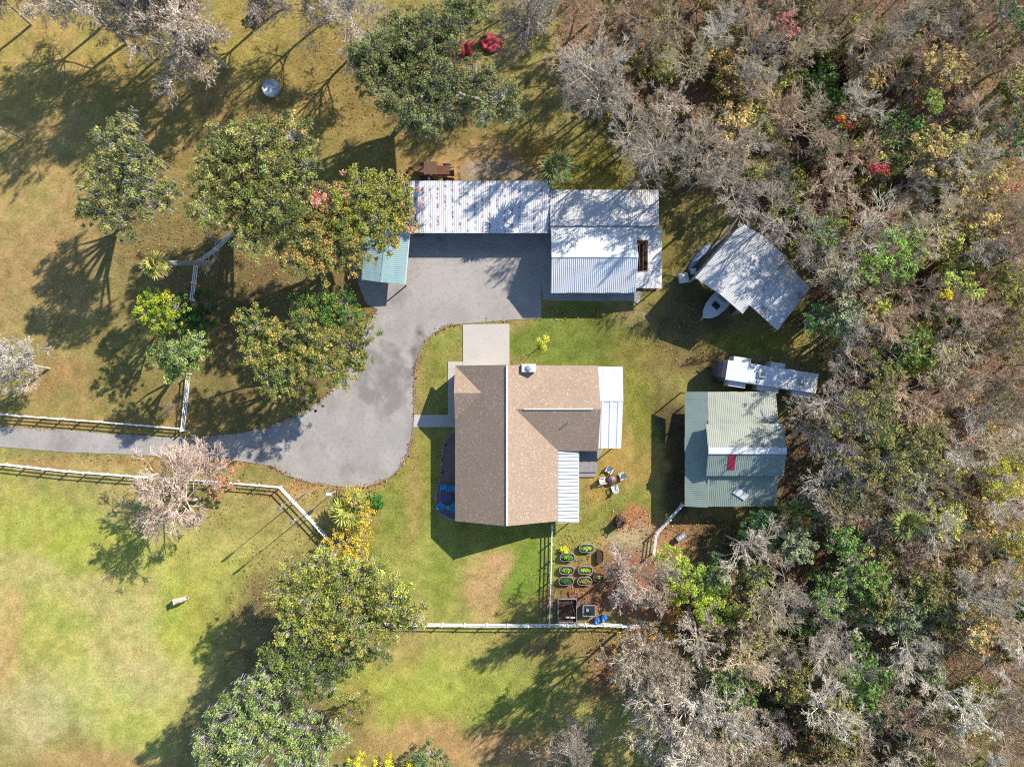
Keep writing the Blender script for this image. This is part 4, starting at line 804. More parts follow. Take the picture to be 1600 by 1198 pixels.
    tm = mesh_np('trunk', *merge(wood)); cm = mesh_np('crown', np.concatenate(LV), np.concatenate(LF), np.clip(np.concatenate(LC), .004, .85))
    mm = None
    if moss: V = np.concatenate(MV); mm = mesh_np('moss', V, np.concatenate(MF), np.repeat(np.clip(rng.normal(.46, .08, (len(V) // 4, 1)), .2, .6) * np.array([[1, .98, .93]]), 4, 0))
    return tm, cm, mm
def leafy_tree(name, label, lobes_px, palette=OAK, seed=1, h=9.0, cat='tree', group=None, base_px=None, patches=None, **kw):
    """lobes_px: (px, py, r_px[, height]) of the crown as it stands at height h"""
    rng = np.random.default_rng(seed); Lm = []
    for l in lobes_px:
        z = (l[3] if len(l) > 3 else h + rng.uniform(-.8, .8)); p = W(l[0], l[1], z); Lm.append((p.x, p.y, z - .35 * l[2] / S, l[2] / S * (H - z) / H))
    a = np.array(Lm); b = W(*base_px) if base_px else Vector((a[:, 0].mean(), a[:, 1].mean(), 0)) * ((H - .4 * h) / (H - h)); root = thing(name, label, cat, (b.x, b.y, 0), 0, group)
    Lr = a - np.array([b.x, b.y, 0, 0]); pt_ = None
    if patches: pt_ = [((W(x, y, h) - b).x, (W(x, y, h) - b).y, rr4 / S, pc) for x, y, rr4, pc in patches]
    kw.setdefault('tr_r', .03 * h)
    tm, cm, mm = leafy_parts(rng, Lr, palette, base=(0, 0), patches=pt_, **kw)
    obj('trunk', tm, m_bark, root); obj('crown', cm, m_leaf, root)
    if mm: obj('moss', mm, m_leaf, root)['kind'] = 'stuff'
    return root

# palms
def palm_meshes(seed, h, R, nf=30, lean=(0, 0), dead=.25):
    rng = np.random.default_rng(seed); z = np.linspace(-.2, h, 7); tp = np.stack([lean[0] * (z / h) ** 1.5, lean[1] * (z / h) ** 1.5, z], 1)[None]; rd = np.array([[.24, .19, .17, .17, .18, .19, .22]]) * (1.7 if dead > .5 else 1.0)
    tm = mesh_np('trunk', *merge([(*poly_tubes(tp, rd, 9), np.array([.27, .25, .23]))]), smooth=True); top = tp[0, -1]; parts = []; pet = []
    for i in range(nf):
        az = rng.uniform(0, 6.283); el = math.radians(rng.uniform(-35, 80)); d = np.array([math.cos(az) * math.cos(el), math.sin(az) * math.cos(el), math.sin(el)]); side = np.array([-math.sin(az), math.cos(az), 0]); nrm = np.cross(side, d) * -1
        pl = R * rng.uniform(.35, .5); hub = top + d * pl; pet.append((top, hub)); isd = el < math.radians(-5) and rng.random() < dead * 2.2; bc = np.array([.30, .22, .13]) if isd else lin((136, 140, 82)) / KLIT * LEAFK * rng.uniform(.6, 1.25)
        for a in np.radians(np.linspace(-95, 95, 11)):
            a += rng.normal(0, .05); u = d * math.cos(a) + side * math.sin(a); ln = R * rng.uniform(.5, .66) * (1 - .12 * abs(a)); w = np.cross(u, nrm) * .085; drop = np.array([0, 0, -.16 * ln]); mid = hub + u * ln * .5 + nrm * .03
            v = np.array([hub, mid + w, hub + u * ln + drop, mid - w]); parts.append((v, np.array([[0, 1, 2, 3]]), bc * rng.uniform(.55, 1.35)))
    a = np.array([p for p, _ in pet]); b = np.array([q for _, q in pet]); v, f = tubes(a, b, np.full(len(a), .03), np.full(len(a), .018), 3); parts.append((v, f, np.array([.2, .22, .08])))
    return tm, mesh_np('fronds', *merge(parts))
def put_palm(meshes, label, px, py, hcrown, s=1.0, rz=0, tint=(1, 1, 1), group=None, loc=None):
    p = loc or W(px, py, hcrown); t = thing('palm_tree', label, 'palm', (p.x, p.y, 0), rz, group); t.scale = (s, s, s)
    a = obj('trunk', meshes[0], m_bark, t); b = obj('fronds', meshes[1], m_leaf, t); b.color = (*tint, 1); return t

# ------------------------------------------------------------------ named trees of the garden and the pasture
AUT = [((164,142,76),3), ((146,134,70),3), ((120,126,64),3)]; PINK = [((214,150,130),2), ((190,130,100),1)]
leafy_tree('oak_tree', 'mossy green oak furthest to the upper left, above the open pasture', [(190,195,26),(168,222,28),(212,245,30),(178,262,34),(150,262,22),(220,285,30),(150,330,34),(188,340,30),(140,300,24),(238,318,26),(225,265,24),(262,300,20)], OAK, 11, 13.0, moss=.5, per=41)
leafy_tree('oak_tree', 'largest round green oak left of the orange-leaved tree', [(345,225,36),(398,215,42),(455,212,36),(372,262,46),(428,262,44),(322,275,34),(474,255,26),(380,318,46),(432,325,44),(318,330,30),(350,300,40),(392,372,30),(470,300,34),(335,262,30),(410,350,34)], OAK, 12, 13.0, moss=.18, tr_r=.45)
leafy_tree('oak_tree', 'orange and olive autumn tree overhanging the carport and teal shelter', [(560,300,40),(605,300,34),(510,318,38),(480,330,34),(540,345,44),(590,345,36),(480,375,38),(525,390,36),(565,385,32),(605,370,24),(500,415,28),(455,405,26),(625,320,28),(638,348,20),(632,298,20),(550,415,20)], AUT, 13, 11.5, patches=[(500,290,40,PINK),(640,320,26,PINK),(585,310,60,[((140,140,62),1)])], per=44, tr_r=.4)
leafy_tree('oak_tree', 'green and yellow oak leaning over the driveway bend', [(395,508,32),(430,535,36),(400,560,30),(470,520,34),(440,580,34),(500,545,36),(475,570,32),(520,580,28),(545,545,32),(572,520,22),(420,600,26),(560,560,22)], [((124,130,62),3), ((150,142,72),2), ((164,148,82),1), ((92,104,52),2)], 14, 10.0, per=44)
leafy_tree('oak_tree', 'dark green bush-crowned oak just below the orange tree', [(500,468,28),(535,470,24),(545,495,26),(470,480,26),(515,495,26)], [((92,122,54),3), ((70,98,44),2), ((130,140,64),1)], 15, 9.0)
leafy_tree('oak_tree', 'small green tree at the inner driveway edge', [(470,612,22),(485,628,18),(462,632,16)], OAK, 16, 4.5, leaf=.15)
leafy_tree('oak_tree', 'compact light green oak beside the white fence corner', [(275,553,32),(252,548,24),(300,545,24),(265,572,24),(292,570,22),(310,530,16)], [((142,156,88),3), ((112,130,66),3), ((84,102,50),1)], 17, 9.0)
leafy_tree('oak_tree', 'very large dark oak at the top beside the red tarps', [(600,80,48),(660,60,40),(580,110,36),(640,110,46),(690,40,40),(720,20,36),(690,120,40),(640,160,40),(600,140,36),(690,165,36),(740,120,36),(780,150,34),(760,180,24),(800,165,22),(665,185,26),(630,40,34),(735,0,34),(575,75,26),(560,85,16)], [((108,114,64),4), ((132,134,80),3), ((84,92,52),3)], 18, 13.5, moss=.25, tr_r=.55, per=44)
leafy_tree('conifer', 'bright yellow-green conifer-like shrub above the compact oak', [(240,470,22),(225,492,16),(250,490,22),(270,480,22),(265,505,20),(240,505,18)], [((158,166,44),4), ((128,146,44),3), ((92,116,38),2)], 19, 8.0, leaf=.18, flat=1.1)
leafy_tree('shrub', 'dark green shrub right of the bright yellow-green conifer', [(300,480,26),(315,500,22),(290,505,24),(320,478,16)], [((56,86,40),3), ((78,110,46),2)], 20, 4.0, cat='shrub')
leafy_tree('oak_tree', 'broad mossy oak over the bottom corner of the yard fence', [(470,905,32),(505,890,30),(540,905,34),(575,900,28),(440,930,26),(480,945,40),(530,950,40),(575,945,36),(610,935,32),(635,955,26),(645,975,20),(500,985,36),(555,990,32),(600,985,26),(455,985,30)], [((146,150,66),3), ((172,168,76),2), ((114,122,56),3)], 21, 11.5, moss=.45, tr_r=.45)
leafy_tree('oak_tree', 'dark green oak between the two mossy ones, left of the lower lawn', [(440,1030,36),(480,1040,36),(530,1030,34),(420,1060,26),(560,1020,26),(460,1075,32),(505,1075,28),(590,1025,20)], [((98,112,52),3), ((124,132,60),2), ((76,90,44),2)], 22, 12.0, moss=.25)
leafy_tree('oak_tree', 'pale mossy oak at the bottom edge beside the open pasture', [(400,1090,34),(360,1125,36),(410,1140,40),(460,1140,34),(330,1165,30),(375,1180,38),(430,1190,36),(490,1175,30),(520,1150,22),(340,1200,34),(470,1205,34)], [((128,146,74),3), ((156,164,90),2), ((98,114,56),2)], 23, 13.0, moss=.9, tr_r=.45)
leafy_tree('oak_tree', 'round green bush right of the pale mossy oak', [(545,1115,24),(560,1095,20),(535,1095,16)], OAK, 24, 5.0, leaf=.15)
leafy_tree('shrub', 'spreading yellow-leaved shrub below the palmetto', [(545,822,22),(566,838,20),(530,848,24),(562,860,20),(512,868,20),(540,876,24),(572,815,14),(552,778,14),(572,795,12)], [((206,180,66),4), ((166,156,66),2), ((190,170,110),1)], 25, 2.6, cat='shrub', leaf=.15)
leafy_tree('shrub', 'small dark green bush between palmetto and driveway', [(585,778,11),(576,786,8),(592,786,8)], [((60,110,40),2), ((84,136,50),1)], 26, 1.6, cat='shrub', leaf=.15, tr_r=.08)
leafy_tree('sapling', 'young yellow-leaved sapling above the house roof', [(851,534,10),(846,540,8)], [((200,196,70),3), ((170,178,64),1)], 27, 3.4, tr_r=.07, leaf=.15, clump=.45)
leafy_tree('shrub', 'bright green tree covering the fence corner below the garden', [(1050,878,26),(1068,900,30),(1085,925,26),(1060,925,20),(1110,945,26),(1135,955,24),(1155,955,16),(1105,965,20),(1045,900,16)], [((164,178,70),3), ((134,152,60),3), ((186,194,96),1)], 28, 5.5, cat='tree')
leafy_tree('shrub', 'round blue-green tree below the green barn', [(1190,815,24),(1175,830,22),(1205,835,24),(1185,850,18)], [((78,112,64),3), ((100,132,78),2), ((60,90,52),2)], 29, 5.0, cat='tree')
leafy_tree('shrub', 'yellow-green shrub between the blue-green tree and the wood', [(1235,805,16),(1250,800,18),(1260,818,14)], [((176,186,70),2), ((116,136,54),2)], 30, 4.5, cat='tree')
leafy_tree('shrub', 'green clump under the carport back edge with sandy ground', [(870,268,24),(890,262,18)], [((92,112,56),3), ((124,138,70),1)], 31, 3.4, cat='shrub')
leafy_tree('shrub', 'grey-green bush at the bottom edge of the lower lawn', [(672,1180,22),(655,1190,16),(690,1190,16)], [((112,132,80),3), ((86,106,60),1)], 32, 3.0, cat='shrub')
leafy_tree('shrub', 'yellow flowering bush line at the very bottom edge', [(560,1200,20),(600,1202,20),(640,1204,16)], [((226,206,50),3), ((160,166,56),1)], 33, 2.0, cat='shrub')
leafy_tree('shrub', 'orange-leaved thicket beyond the bottom fence by the bare tree', [(1040,955,18),(1010,1000,22),(970,1005,18),(1050,1000,18),(1030,1020,20),(1060,965,12)], [((196,132,84),3), ((190,160,70),2), ((140,120,60),1)], 34, 2.6, cat='shrub', leaf=.15, per=33, dens=.8)
# palms
palm_a = palm_meshes(1, 7.5, 2.0, 26, (0, 0)); palm_b = palm_meshes(2, 9.0, 2.2, 26, (.5, .3)); palm_low = palm_meshes(3, 1.6, 2.9, 24, (0, 0), .1)
pp = W(243, 413, 9.0); pbse = W(338, 414); ph = palm_meshes(4, 9.0, 1.7, 40, (pp.x - pbse.x, pp.y - pbse.y), .6)
t = thing('palm_tree', 'leaning cabbage palm with a long grey trunk beside the white fence', 'palm', pbse); obj('trunk', ph[0], m_bark, t); o = obj('fronds', ph[1], m_leaf, t); o.color = (1.7, 1.55, 1.25, 1)
put_palm(palm_low, 'wide low palmetto beside the driveway and flagpoles', 548, 793, 1.6, 1.0, .4, (1.5, 1.45, 1.0))
put_palm(palm_low, 'small palmetto at the edge of the mossy oak on the lawn', 592, 886, 1.4, .65, 1.4, (1.2, 1.25, .9))
put_palm(palm_a, 'palm standing behind the carport and shading its tin roof', 868, 262, 8.0, 1.05, .5, (.62, .68, .6))
# bare garden trees
BARE_CACHE = {}
def bare(label, px, py, h, R, seed, tint, hc=.62, dens=(18, 8, 6, 4, 3), tone=1.0, twig=.016, lowmoss=0.0, fork=.3):
    # a few grown skeletons, shared by the single trees, each set to its own height, spread and turn
    key = (dens, seed % 3 if dens[0] > 12 else seed % 2, lowmoss > 0)
    if key not in BARE_CACHE: BARE_CACHE[key] = bare_tree_meshes(40 + seed, 14, 5.0, dens=dens, twig=.016, lowmoss=.4 if lowmoss else 0, fork=.25)
    p = W(px, py, h * hc); t = put_bare(BARE_CACHE[key], 'bare_tree', label, p.x, p.y, R / 5.0, seed * 1.7, tuple(v * tone for v in tint), None, h / 14.0); return t
dn = (18, 8, 6, 4, 3)
bare('bare pinkish tree straddling the fence beside the driveway', 266, 796, 11.5, 6.2, 41, (1.2, 1.0, .92), dens=dn, tone=1.3, twig=.017, fork=.15)
leafy_tree('shrub', 'reddish twiggy bush against the right side of the pinkish tree', [(345,735,18),(360,750,14),(335,760,16)], [((196,130,104),3), ((176,140,110),2)], 42, 3.4, cat='shrub', leaf=.18, per=24, dens=.8)
bare('silver-white bare tree at the left edge below the pasture shadow', 20, 574, 10, 4.3, 43, (1.06, 1.06, 1.06), dens=dn, tone=1.22, twig=.018, lowmoss=.25, fork=.15)
bare('large pale bare tree along the top edge, left', 300, 45, 15, 6.0, 44, (1.08, 1, .92), dens=dn, tone=1.25, twig=.022, lowmoss=.4, fork=.2)
bare('mossy bare tree at the top left corner', 195, 15, 15, 5.2, 45, (1.08, 1.02, .94), dens=dn, tone=1.2, twig=.022, lowmoss=.4, fork=.2)
bare('bare tree just above the top edge left of the corner', 90, -25, 14, 4.8, 46, (1, .96, .9), dens=dn, tone=1.1)
bare('grey bare tree at the top left of the big dark oak', 540, 15, 14, 4.8, 47, (1.05, 1, .98), dens=dn, tone=1.2, twig=.02)
bare('dark bare tree between the two top oaks', 470, -20, 13, 4.5, 48, (.8, .76, .72), dens=dn)
bare('bare tree just beyond the top edge near the red tarp', 820, 10, 14, 4.6, 49, (.95, .92, .9), dens=dn)
bare('twiggy bare tree growing beside the garden planters', 997, 925, 14.5, 4.2, 50, (1.1, .98, .92), hc=.75, dens=dn, tone=1.2, twig=.017, lowmoss=.5, fork=.45)
bare('big silvery bare tree at the bottom, right of the lower lawn', 1085, 1115, 16, 6.4, 51, (1.1, 1.06, 1.02), dens=dn, tone=1.25, twig=.018, lowmoss=.2, fork=.2)
bare('tall bare tree standing over the orange thicket', 1010, 1030, 16, 4.6, 52, (1.08, 1.0, .9), dens=dn, tone=1.1, lowmoss=.4, hc=.7)
bare('tall thin bare tree with a long trunk behind the workshop', 955, 130, 17, 4.6, 53, (1.12, 1.08, 1.05), dens=dn, tone=1.2, twig=.02, fork=.55)
bare('small reddish bare bush inside the short fence', 262, 633, 2.6, 1.6, 54, (1, .8, .74), dens=(8, 5, 4, 3, 2))
bare('bare tree on the far left edge beside the pasture', -38, 180, 12, 3.4, 55, (.95, .92, .88), dens=dn)
bare('bare tree outside the bottom edge below the lower lawn', 900, 1230, 14, 5.0, 56, (.9, .86, .82), dens=dn)
bare('pale bare tree along the top edge, second from the left corner', 130, 8, 14, 5.4, 57, (1.08, 1.02, .94), dens=dn, tone=1.2, lowmoss=.4, fork=.2)
bare('pale bare tree above the round tank at the top edge', 250, 5, 15, 5.6, 58, (1.05, 1, .94), dens=dn, tone=1.2, lowmoss=.4, fork=.2)
bare('bare tree beyond the top edge above the scrap cart', 400, -60, 15, 5.4, 59, (1, .95, .9), dens=dn, tone=1.0, lowmoss=.4, fork=.2)
bare('bare tree beyond the upper left corner', -30, -20, 13, 4.4, 61, (1, .95, .9), dens=dn, lowmoss=.4, fork=.2)
for i_, (px_, py_, h_, R_, lb_) in enumerate(((985,205,14,4.2,'thin bare tree behind the workshop, nearest the tall trunk'), (1030,235,15,4.4,'bare tree behind the workshop corner'), (1085,262,14,4.4,'bare tree between workshop and angled shed'), (1010,270,11,3.6,'low bare tree touching the workshop rear roof'), (1140,300,13,4.2,'bare tree above the angled shed peak'), (1215,335,13,4.2,'bare tree above the angled shed lean-to'), (1270,395,12,3.8,'bare tree at the far corner of the angled shed'), (1325,548,12,4.2,'bare tree beyond the trailer tail'), (1300,625,13,4.4,'bare tree between trailer and green barn'), (1270,660,11,3.8,'bare tree against the long side of the green barn'), (1290,770,11,4.0,'bare tree at the lower corner of the green barn'))):
    bare(lb_, px_, py_, h_, R_, 70 + i_, (1.08, 1.02, .98), dens=(11, 7, 5, 4, 2), tone=1.05, fork=.35)
# dead snag by the fence
sn = bare_tree_meshes(60, 5.0, 3.0, (.3, 0), (4, 3, 2, 2, 1), .3, .03, 1.1); p = W(345, 408); put_bare(sn, 'dead_snag', 'broken grey snag tangled on the white fence', p.x, p.y, 1, .4, (.95, .92, .95))

# ------------------------------------------------------------------ the wood
protos = [bare_tree_meshes(100 + i, h, R, (lx, ly), dn_, fk, .0115, tn, lm) for i, (h, R, lx, ly, dn_, fk, tn, lm) in enumerate((
    (13, 4.0, .05, .02, (11, 6, 5, 4, 2), .45, 1.0, 0), (14, 3.6, -.08, .05, (10, 6, 5, 4, 2), .5, 1.05, 0), (11, 3.8, .1, -.05, (11, 6, 5, 4, 2), .4, .95, 0), (12, 4.4, 0, .1, (11, 6, 5, 4, 2), .45, 1.1, .15), (9, 3.2, -.05, -.08, (11, 6, 5, 4, 2), .3, .95, 0), (15, 4.2, .08, .08, (10, 6, 5, 4, 2), .5, 1.1, .2)))]
ph_ = [13, 14, 11, 12, 9, 15]
OLIVE = [((122,118,68),4), ((146,138,82),3), ((96,96,58),3)]
WOODLEAF = [  # px, py, [lobes dx,dy,r], palette, height, label
    (1285,360,[(0,0,24),(-20,-10,18),(22,-14,18),(10,20,18)],[((128,150,76),3),((104,126,60),2)],9,'pale green tree at the wood edge nearest the angled shed'),
    (1395,385,[(0,0,30),(30,-10,24),(-25,30,26),(10,32,26),(40,18,18),(-45,45,16)],[((144,168,78),3),((118,142,62),2)],10,'bright lime-green tree in the middle of the right-hand wood'),
    (1275,490,[(0,0,22),(15,18,20),(-14,16,16)],[((96,142,64),3),((74,112,52),2)],7,'deep green tree beside the lean-to of the angled shed'),
    (1315,515,[(0,0,20),(18,10,16)],[((164,182,92),2),((120,144,70),2)],7,'soft green tree above the travel trailer'),
    (1500,440,[(0,0,18),(22,16,16),(-16,-6,12)],[((176,182,84),3),((136,144,70),1)],9,'yellow-olive tree right of the lime-green one'),
    (1490,215,[(0,0,24),(24,20,24),(-22,10,18),(10,45,22),(45,50,20)],[((186,168,96),3),((150,136,80),2)],10,'straw-yellow leafy tree high in the right-hand wood'),
    (1460,152,[(0,0,12),(4,14,10)],[((138,158,62),3)],10,'small lime tree among bare trunks high in the wood'),
    (1535,265,[(0,0,24),(20,20,20),(-20,18,18)],[((190,170,104),3),((150,134,84),2)],10,'straw-coloured tree at the right edge of the upper wood'),
    (1580,745,[(0,0,28),(18,-20,24),(-22,20,20)],[((196,184,62),3),((164,160,62),2)],9,'brilliant yellow tree at the right edge'),
    (1595,840,[(0,0,30),(-10,40,28),(0,80,26)],[((138,130,60),3),((170,150,70),1)],8,'olive tree below the brilliant yellow one'),
    (1350,640,[(0,0,34),(40,-20,30),(-30,20,26),(30,30,32)],OLIVE,11,'dull olive oak right of the travel trailer'),
    (1390,720,[(0,0,36),(45,-20,32),(-40,0,28),(20,35,30),(60,15,24)],OLIVE,11,'widest dull olive oak in the middle of the wood'),
    (1440,690,[(0,0,28),(26,-14,26),(10,26,22)],[((130,126,74),3),((104,102,60),2)],11,'olive oak under the reddish bare crowns'),
    (1330,770,[(0,0,28),(-24,20,22),(26,14,24)],[((90,94,56),3),((116,112,66),2)],9,'dark olive oak below the widest one'),
    (1370,575,[(0,0,24),(24,16,20)],[((112,112,62),3),((140,130,76),1)],10,'small olive oak above the trailer end'),
    (1300,935,[(0,0,32),(40,10,30),(75,20,26),(30,-26,22),(110,10,20)],[((112,134,70),3),((90,112,58),2),((146,160,88),1)],8,'long green tree in the lower wood beside the palms'),
    (1185,905,[(0,0,22),(10,30,20),(-12,16,16)],[((136,140,80),2),((104,118,62),2)],6,'grey-green tree at the lower edge of the wood'),
    (1490,960,[(0,0,26),(30,14,26),(60,30,20)],[((118,124,76),3),((144,144,92),1)],8,'grey-olive tree at the lower right'),
    (1215,1010,[(0,0,18),(20,14,18)],[((88,112,56),3),((150,150,70),1)],5,'low green thicket above the big silvery tree'),
    (1140,1090,[(0,0,16),(16,20,18)],[((80,124,56),3),((110,140,64),1)],3,'bright low thicket against the silvery tree'),
    (1575,15,[(0,0,24),(20,12,20)],[((74,104,58),3)],10,'dark green tree at the upper right corner'),
    (1590,225,[(0,0,18)],[((96,130,60),3)],9,'small dark green tree on the right edge, upper wood'),
    (1350,40,[(0,0,20),(30,10,20),(55,25,18)],[((120,128,66),3),((150,140,80),2)],7,'faint green tree near the black pools'),
    (1228,30,[(0,0,14),(8,16,12)],[((180,116,104),3),((150,100,84),1)],10,'pink-red crown near the top of the wood'),
    (1368,262,[(0,0,10),(14,2,8)],[((170,78,76),3)],9,'small scarlet crown in the upper wood'),
    (1317,185,[(0,0,9),(6,12,8)],[((190,160,60),1),((170,84,60),2)],8,'rust and yellow crown below the black pools'),
    (1000,60,[(0,0,14)],[((196,130,96),2)],6,'orange-brown bush in the upper wood near the lawn'),
    (1560,300,[(0,0,16),(20,-8,14)],[((174,118,88),3)],8,'orange-red crown on the right edge of the wood'),
    (1375,480,[(0,0,16),(14,6,12)],[((180,184,90),3)],8,'pale yellow-green crown below the lime-green tree'),
    (1478,460,[(0,0,8)],[((206,190,54),3)],9,'tiny bright yellow crown right of the lime tree')]
taken = []
for i, (x, y, lb_, pc, hh, lab) in enumerate(WOODLEAF):
    leafy_tree('leafy_tree', lab, [(x + dx, y + dy, r_) for dx, dy, r_ in lb_], pc, 200 + i, hh, per=34, dens=.9, group='leafy trees in the wood', tr_r=.22)
    p = W(x, y, hh); taken.append((p.x, p.y, max(r_ for _, _, r_ in lb_) / S * .75))
WPALM = [(1412,818,8,'palm with stiff green fan in the middle of the lower wood'), (1440,942,8,'palm right of the long green tree'), (1312,1062,8,'pale green palm beside the whitest bare trees'), (1362,898,7.5,'palm above the long green tree'), (1255,940,5,'small palm at the edge of the lower wood'), (1305,728,6,'palm under the olive oaks near the green barn')]
for i, (x, y, hh, lab) in enumerate(WPALM): put_palm((palm_a, palm_b)[i % 2], lab, x, y, hh, hh / (7.5, 9.0)[i % 2] * 1.05, i * 1.3, (.95, 1.0, .9), 'palms in the wood'); p = W(x, y, hh); taken.append((p.x, p.y, 2.0))
HOLES = [[(990,280),(1045,280),(1050,470),(860,470),(850,280)], [(1060,420),(1165,335),(1280,440),(1225,530),(1150,510)], [(1105,550),(1285,570),(1285,630),(1105,620)], [(1050,600),(1245,600),(1245,800),(1050,800)], [(1030,470),(1230,470),(1230,600),(1000,620)]]
rng = np.random.default_rng(77); placed = []; cnt = 0; TREES = []; TOBJ = []
UP = [('grey', (1.3, 1.27, 1.22)), ('tan', (1.42, 1.28, 1.02)), ('brown', (1.06, .93, .76)), ('silvery', (1.62, 1.58, 1.54)), ('reddish', (1.28, 1.0, .82))]
def wood_kind(px, py):
    r_ = rng.random()
    if py < 330: w = (.2, .26, .34, .06, .14) 
    elif px > 1480 and 280 < py < 900: w = (.12, .25, .15, .1, .38)
    elif py > 880: w = (.3, .24, .2, .2, .06)
    elif px < 1300 and py > 560: w = (.4, .35, .2, .05, 0)
    else: w = (.16, .34, .22, .06, .22)
    return int(np.searchsorted(np.cumsum(w), r_ * .9999))
for it in range(9000):
    px, py = rng.uniform(830, 1580), rng.uniform(-40, 1235)
    gxp, gyp = px, py
    if not poly_in(np.array([gxp]), np.array([gyp]), WOOD)[0]: continue
    if any(poly_in(np.array([gxp]), np.array([gyp]), hpoly)[0] for hpoly in HOLES): continue
    if 1060 < px < 1290 and 800 < py < 905 and rng.random() < .9: continue
    x, y = (px - 800) / S, (599 - py) / S
    if ((px - 1245) / 60) ** 2 + ((py - 170) / 42) ** 2 < 1: continue
    if 1010 < px < 1420 and 560 < py < 790 and px > 1270 and rng.random() < .6: continue
    md = 2.85
    if any((x - a) ** 2 + (y - b) ** 2 < md * md for a, b in placed): continue
    if any((x - a) ** 2 + (y - b) ** 2 < c * c for a, b, c in taken): continue
    placed.append((x, y)); k = int(rng.integers(0, 6)); kd = wood_kind(px, py); nm, tint = UP[kd]; s = rng.uniform(.72, 1.08)
    edge = px < 1120 and py < 330
    bj = rng.uniform(.72, 1.2); tint = tuple(v * bj * rng.uniform(.97, 1.03) for v in tint)
    TREES.append((x, y, nm, s)); zone = 'in the upper wood behind the workshop' if py < 330 else ('in the lower wood' if py > 850 else 'in the middle of the wood')
    TOBJ.append(0); TOBJ[-1] = put_bare(protos[k], 'bare_tree', f'bare {nm} winter tree standing close-packed {zone}', x, y, s, rng.uniform(0, 6.28), tint, f'bare {nm} trees {zone}', s * rng.uniform(.85, 1.05)); cnt += 1
    if cnt >= 235: break
print('bare wood trees', cnt)
MARKS = [('bright lime-green tree',1395,385,10),('straw-yellow leafy tree',1490,215,10),('small lime tree',1460,152,10),('brilliant yellow tree',1580,745,9),('widest olive oak',1390,720,11),('long green tree in the lower wood',1300,935,8),('grey-olive tree at the lower right',1490,960,8),
    ('big silvery tree at the bottom',1085,1120,9),('dark green upper right corner tree',1575,15,10),('black woodland pools',1320,110,0),('pink-red crown',1228,30,10),('small scarlet crown',1368,262,9),('tiny bright yellow crown',1478,460,9),('travel trailer',1193,588,1),('green barn',1140,700,3),('angled boat shed',1155,425,3),
    ('white workshop',940,400,3),('palm beside the whitest bare trees',1312,1062,8),('orange-red crown on the right edge',1560,300,8),('tall trunk behind the workshop',955,130,10),('lower right corner of the photo',1600,1198,0),('bottom edge middle of the wood',1400,1198,0),('deep green tree by the shed lean-to',1275,490,7),('olive tree below the yellow one',1595,840,8),('orange-brown bush near the lawn',1000,60,6)]
ORD = ['','second ','third ','fourth ','fifth ','sixth ','seventh ','eighth ','ninth ','tenth ','eleventh ','twelfth ','thirteenth ','fourteenth ','fifteenth ','sixteenth ','seventeenth ','eighteenth ','nineteenth ','twentieth '] + ['%dth ' % q for q in range(21, 80)]
MW = [(n_, *W(a_, b_, c_)[:2]) for n_, a_, b_, c_ in MARKS]; bucket = {}
for q, (x_, y_, nm_, s_) in enumerate(TREES):
    dd = [(math.hypot(x_ - m_[1], y_ - m_[2]), m_[0]) for m_ in MW]; d_, n_ = min(dd); bucket.setdefault((n_, nm_), []).append((d_, q))
for (n_, nm_), lst in bucket.items():
    for q_, (d_, q) in enumerate(sorted(lst)): TOBJ[q]['label'] = f'bare {nm_} tree, {ORD[q_]}nearest to the {n_}'
# leafy understorey of the wood, each bush a thing
rb = np.random.default_rng(31); WHT = [((255,255,255),1)]
def bush_proto(seed, lob): return leafy_parts(np.random.default_rng(seed), lob, [((200,200,200),3),((170,170,170),2),((230,230,230),1)], base=(0, 0), tr_r=.1, per=26, dens=.8, leaf=.17)[:2]
BP = [bush_proto(301, [(0,0,2.6,1.5),(1.2,.5,2.2,1.2),(-1,.8,2.4,1.1),(.2,-1.2,2.0,1.2)]), bush_proto(302, [(0,0,4.2,1.6),(1.0,-.6,3.6,1.2),(-.9,-.7,3.8,1.1),(-.3,1.2,3.4,1.2)]), bush_proto(303, [(0,0,1.5,1.2),(1.3,.2,1.3,1.0),(-1.1,.5,1.4,.9),(.3,1.3,1.2,.9),(-.4,-1.2,1.3,1.0)]), bush_proto(304, [(0,0,5.5,1.3),(.7,.6,4.8,1.1),(-.7,.4,5.0,1.0),(.1,-.8,4.6,1.0)])]
BT = [('olive', (128,122,66)), ('yellow-green', (164,164,80)), ('green', (104,130,62)), ('straw', (184,160,100)), ('rust', (150,116,88)), ('grey-green', (124,134,96))]
bb_ = []; bbk = {}
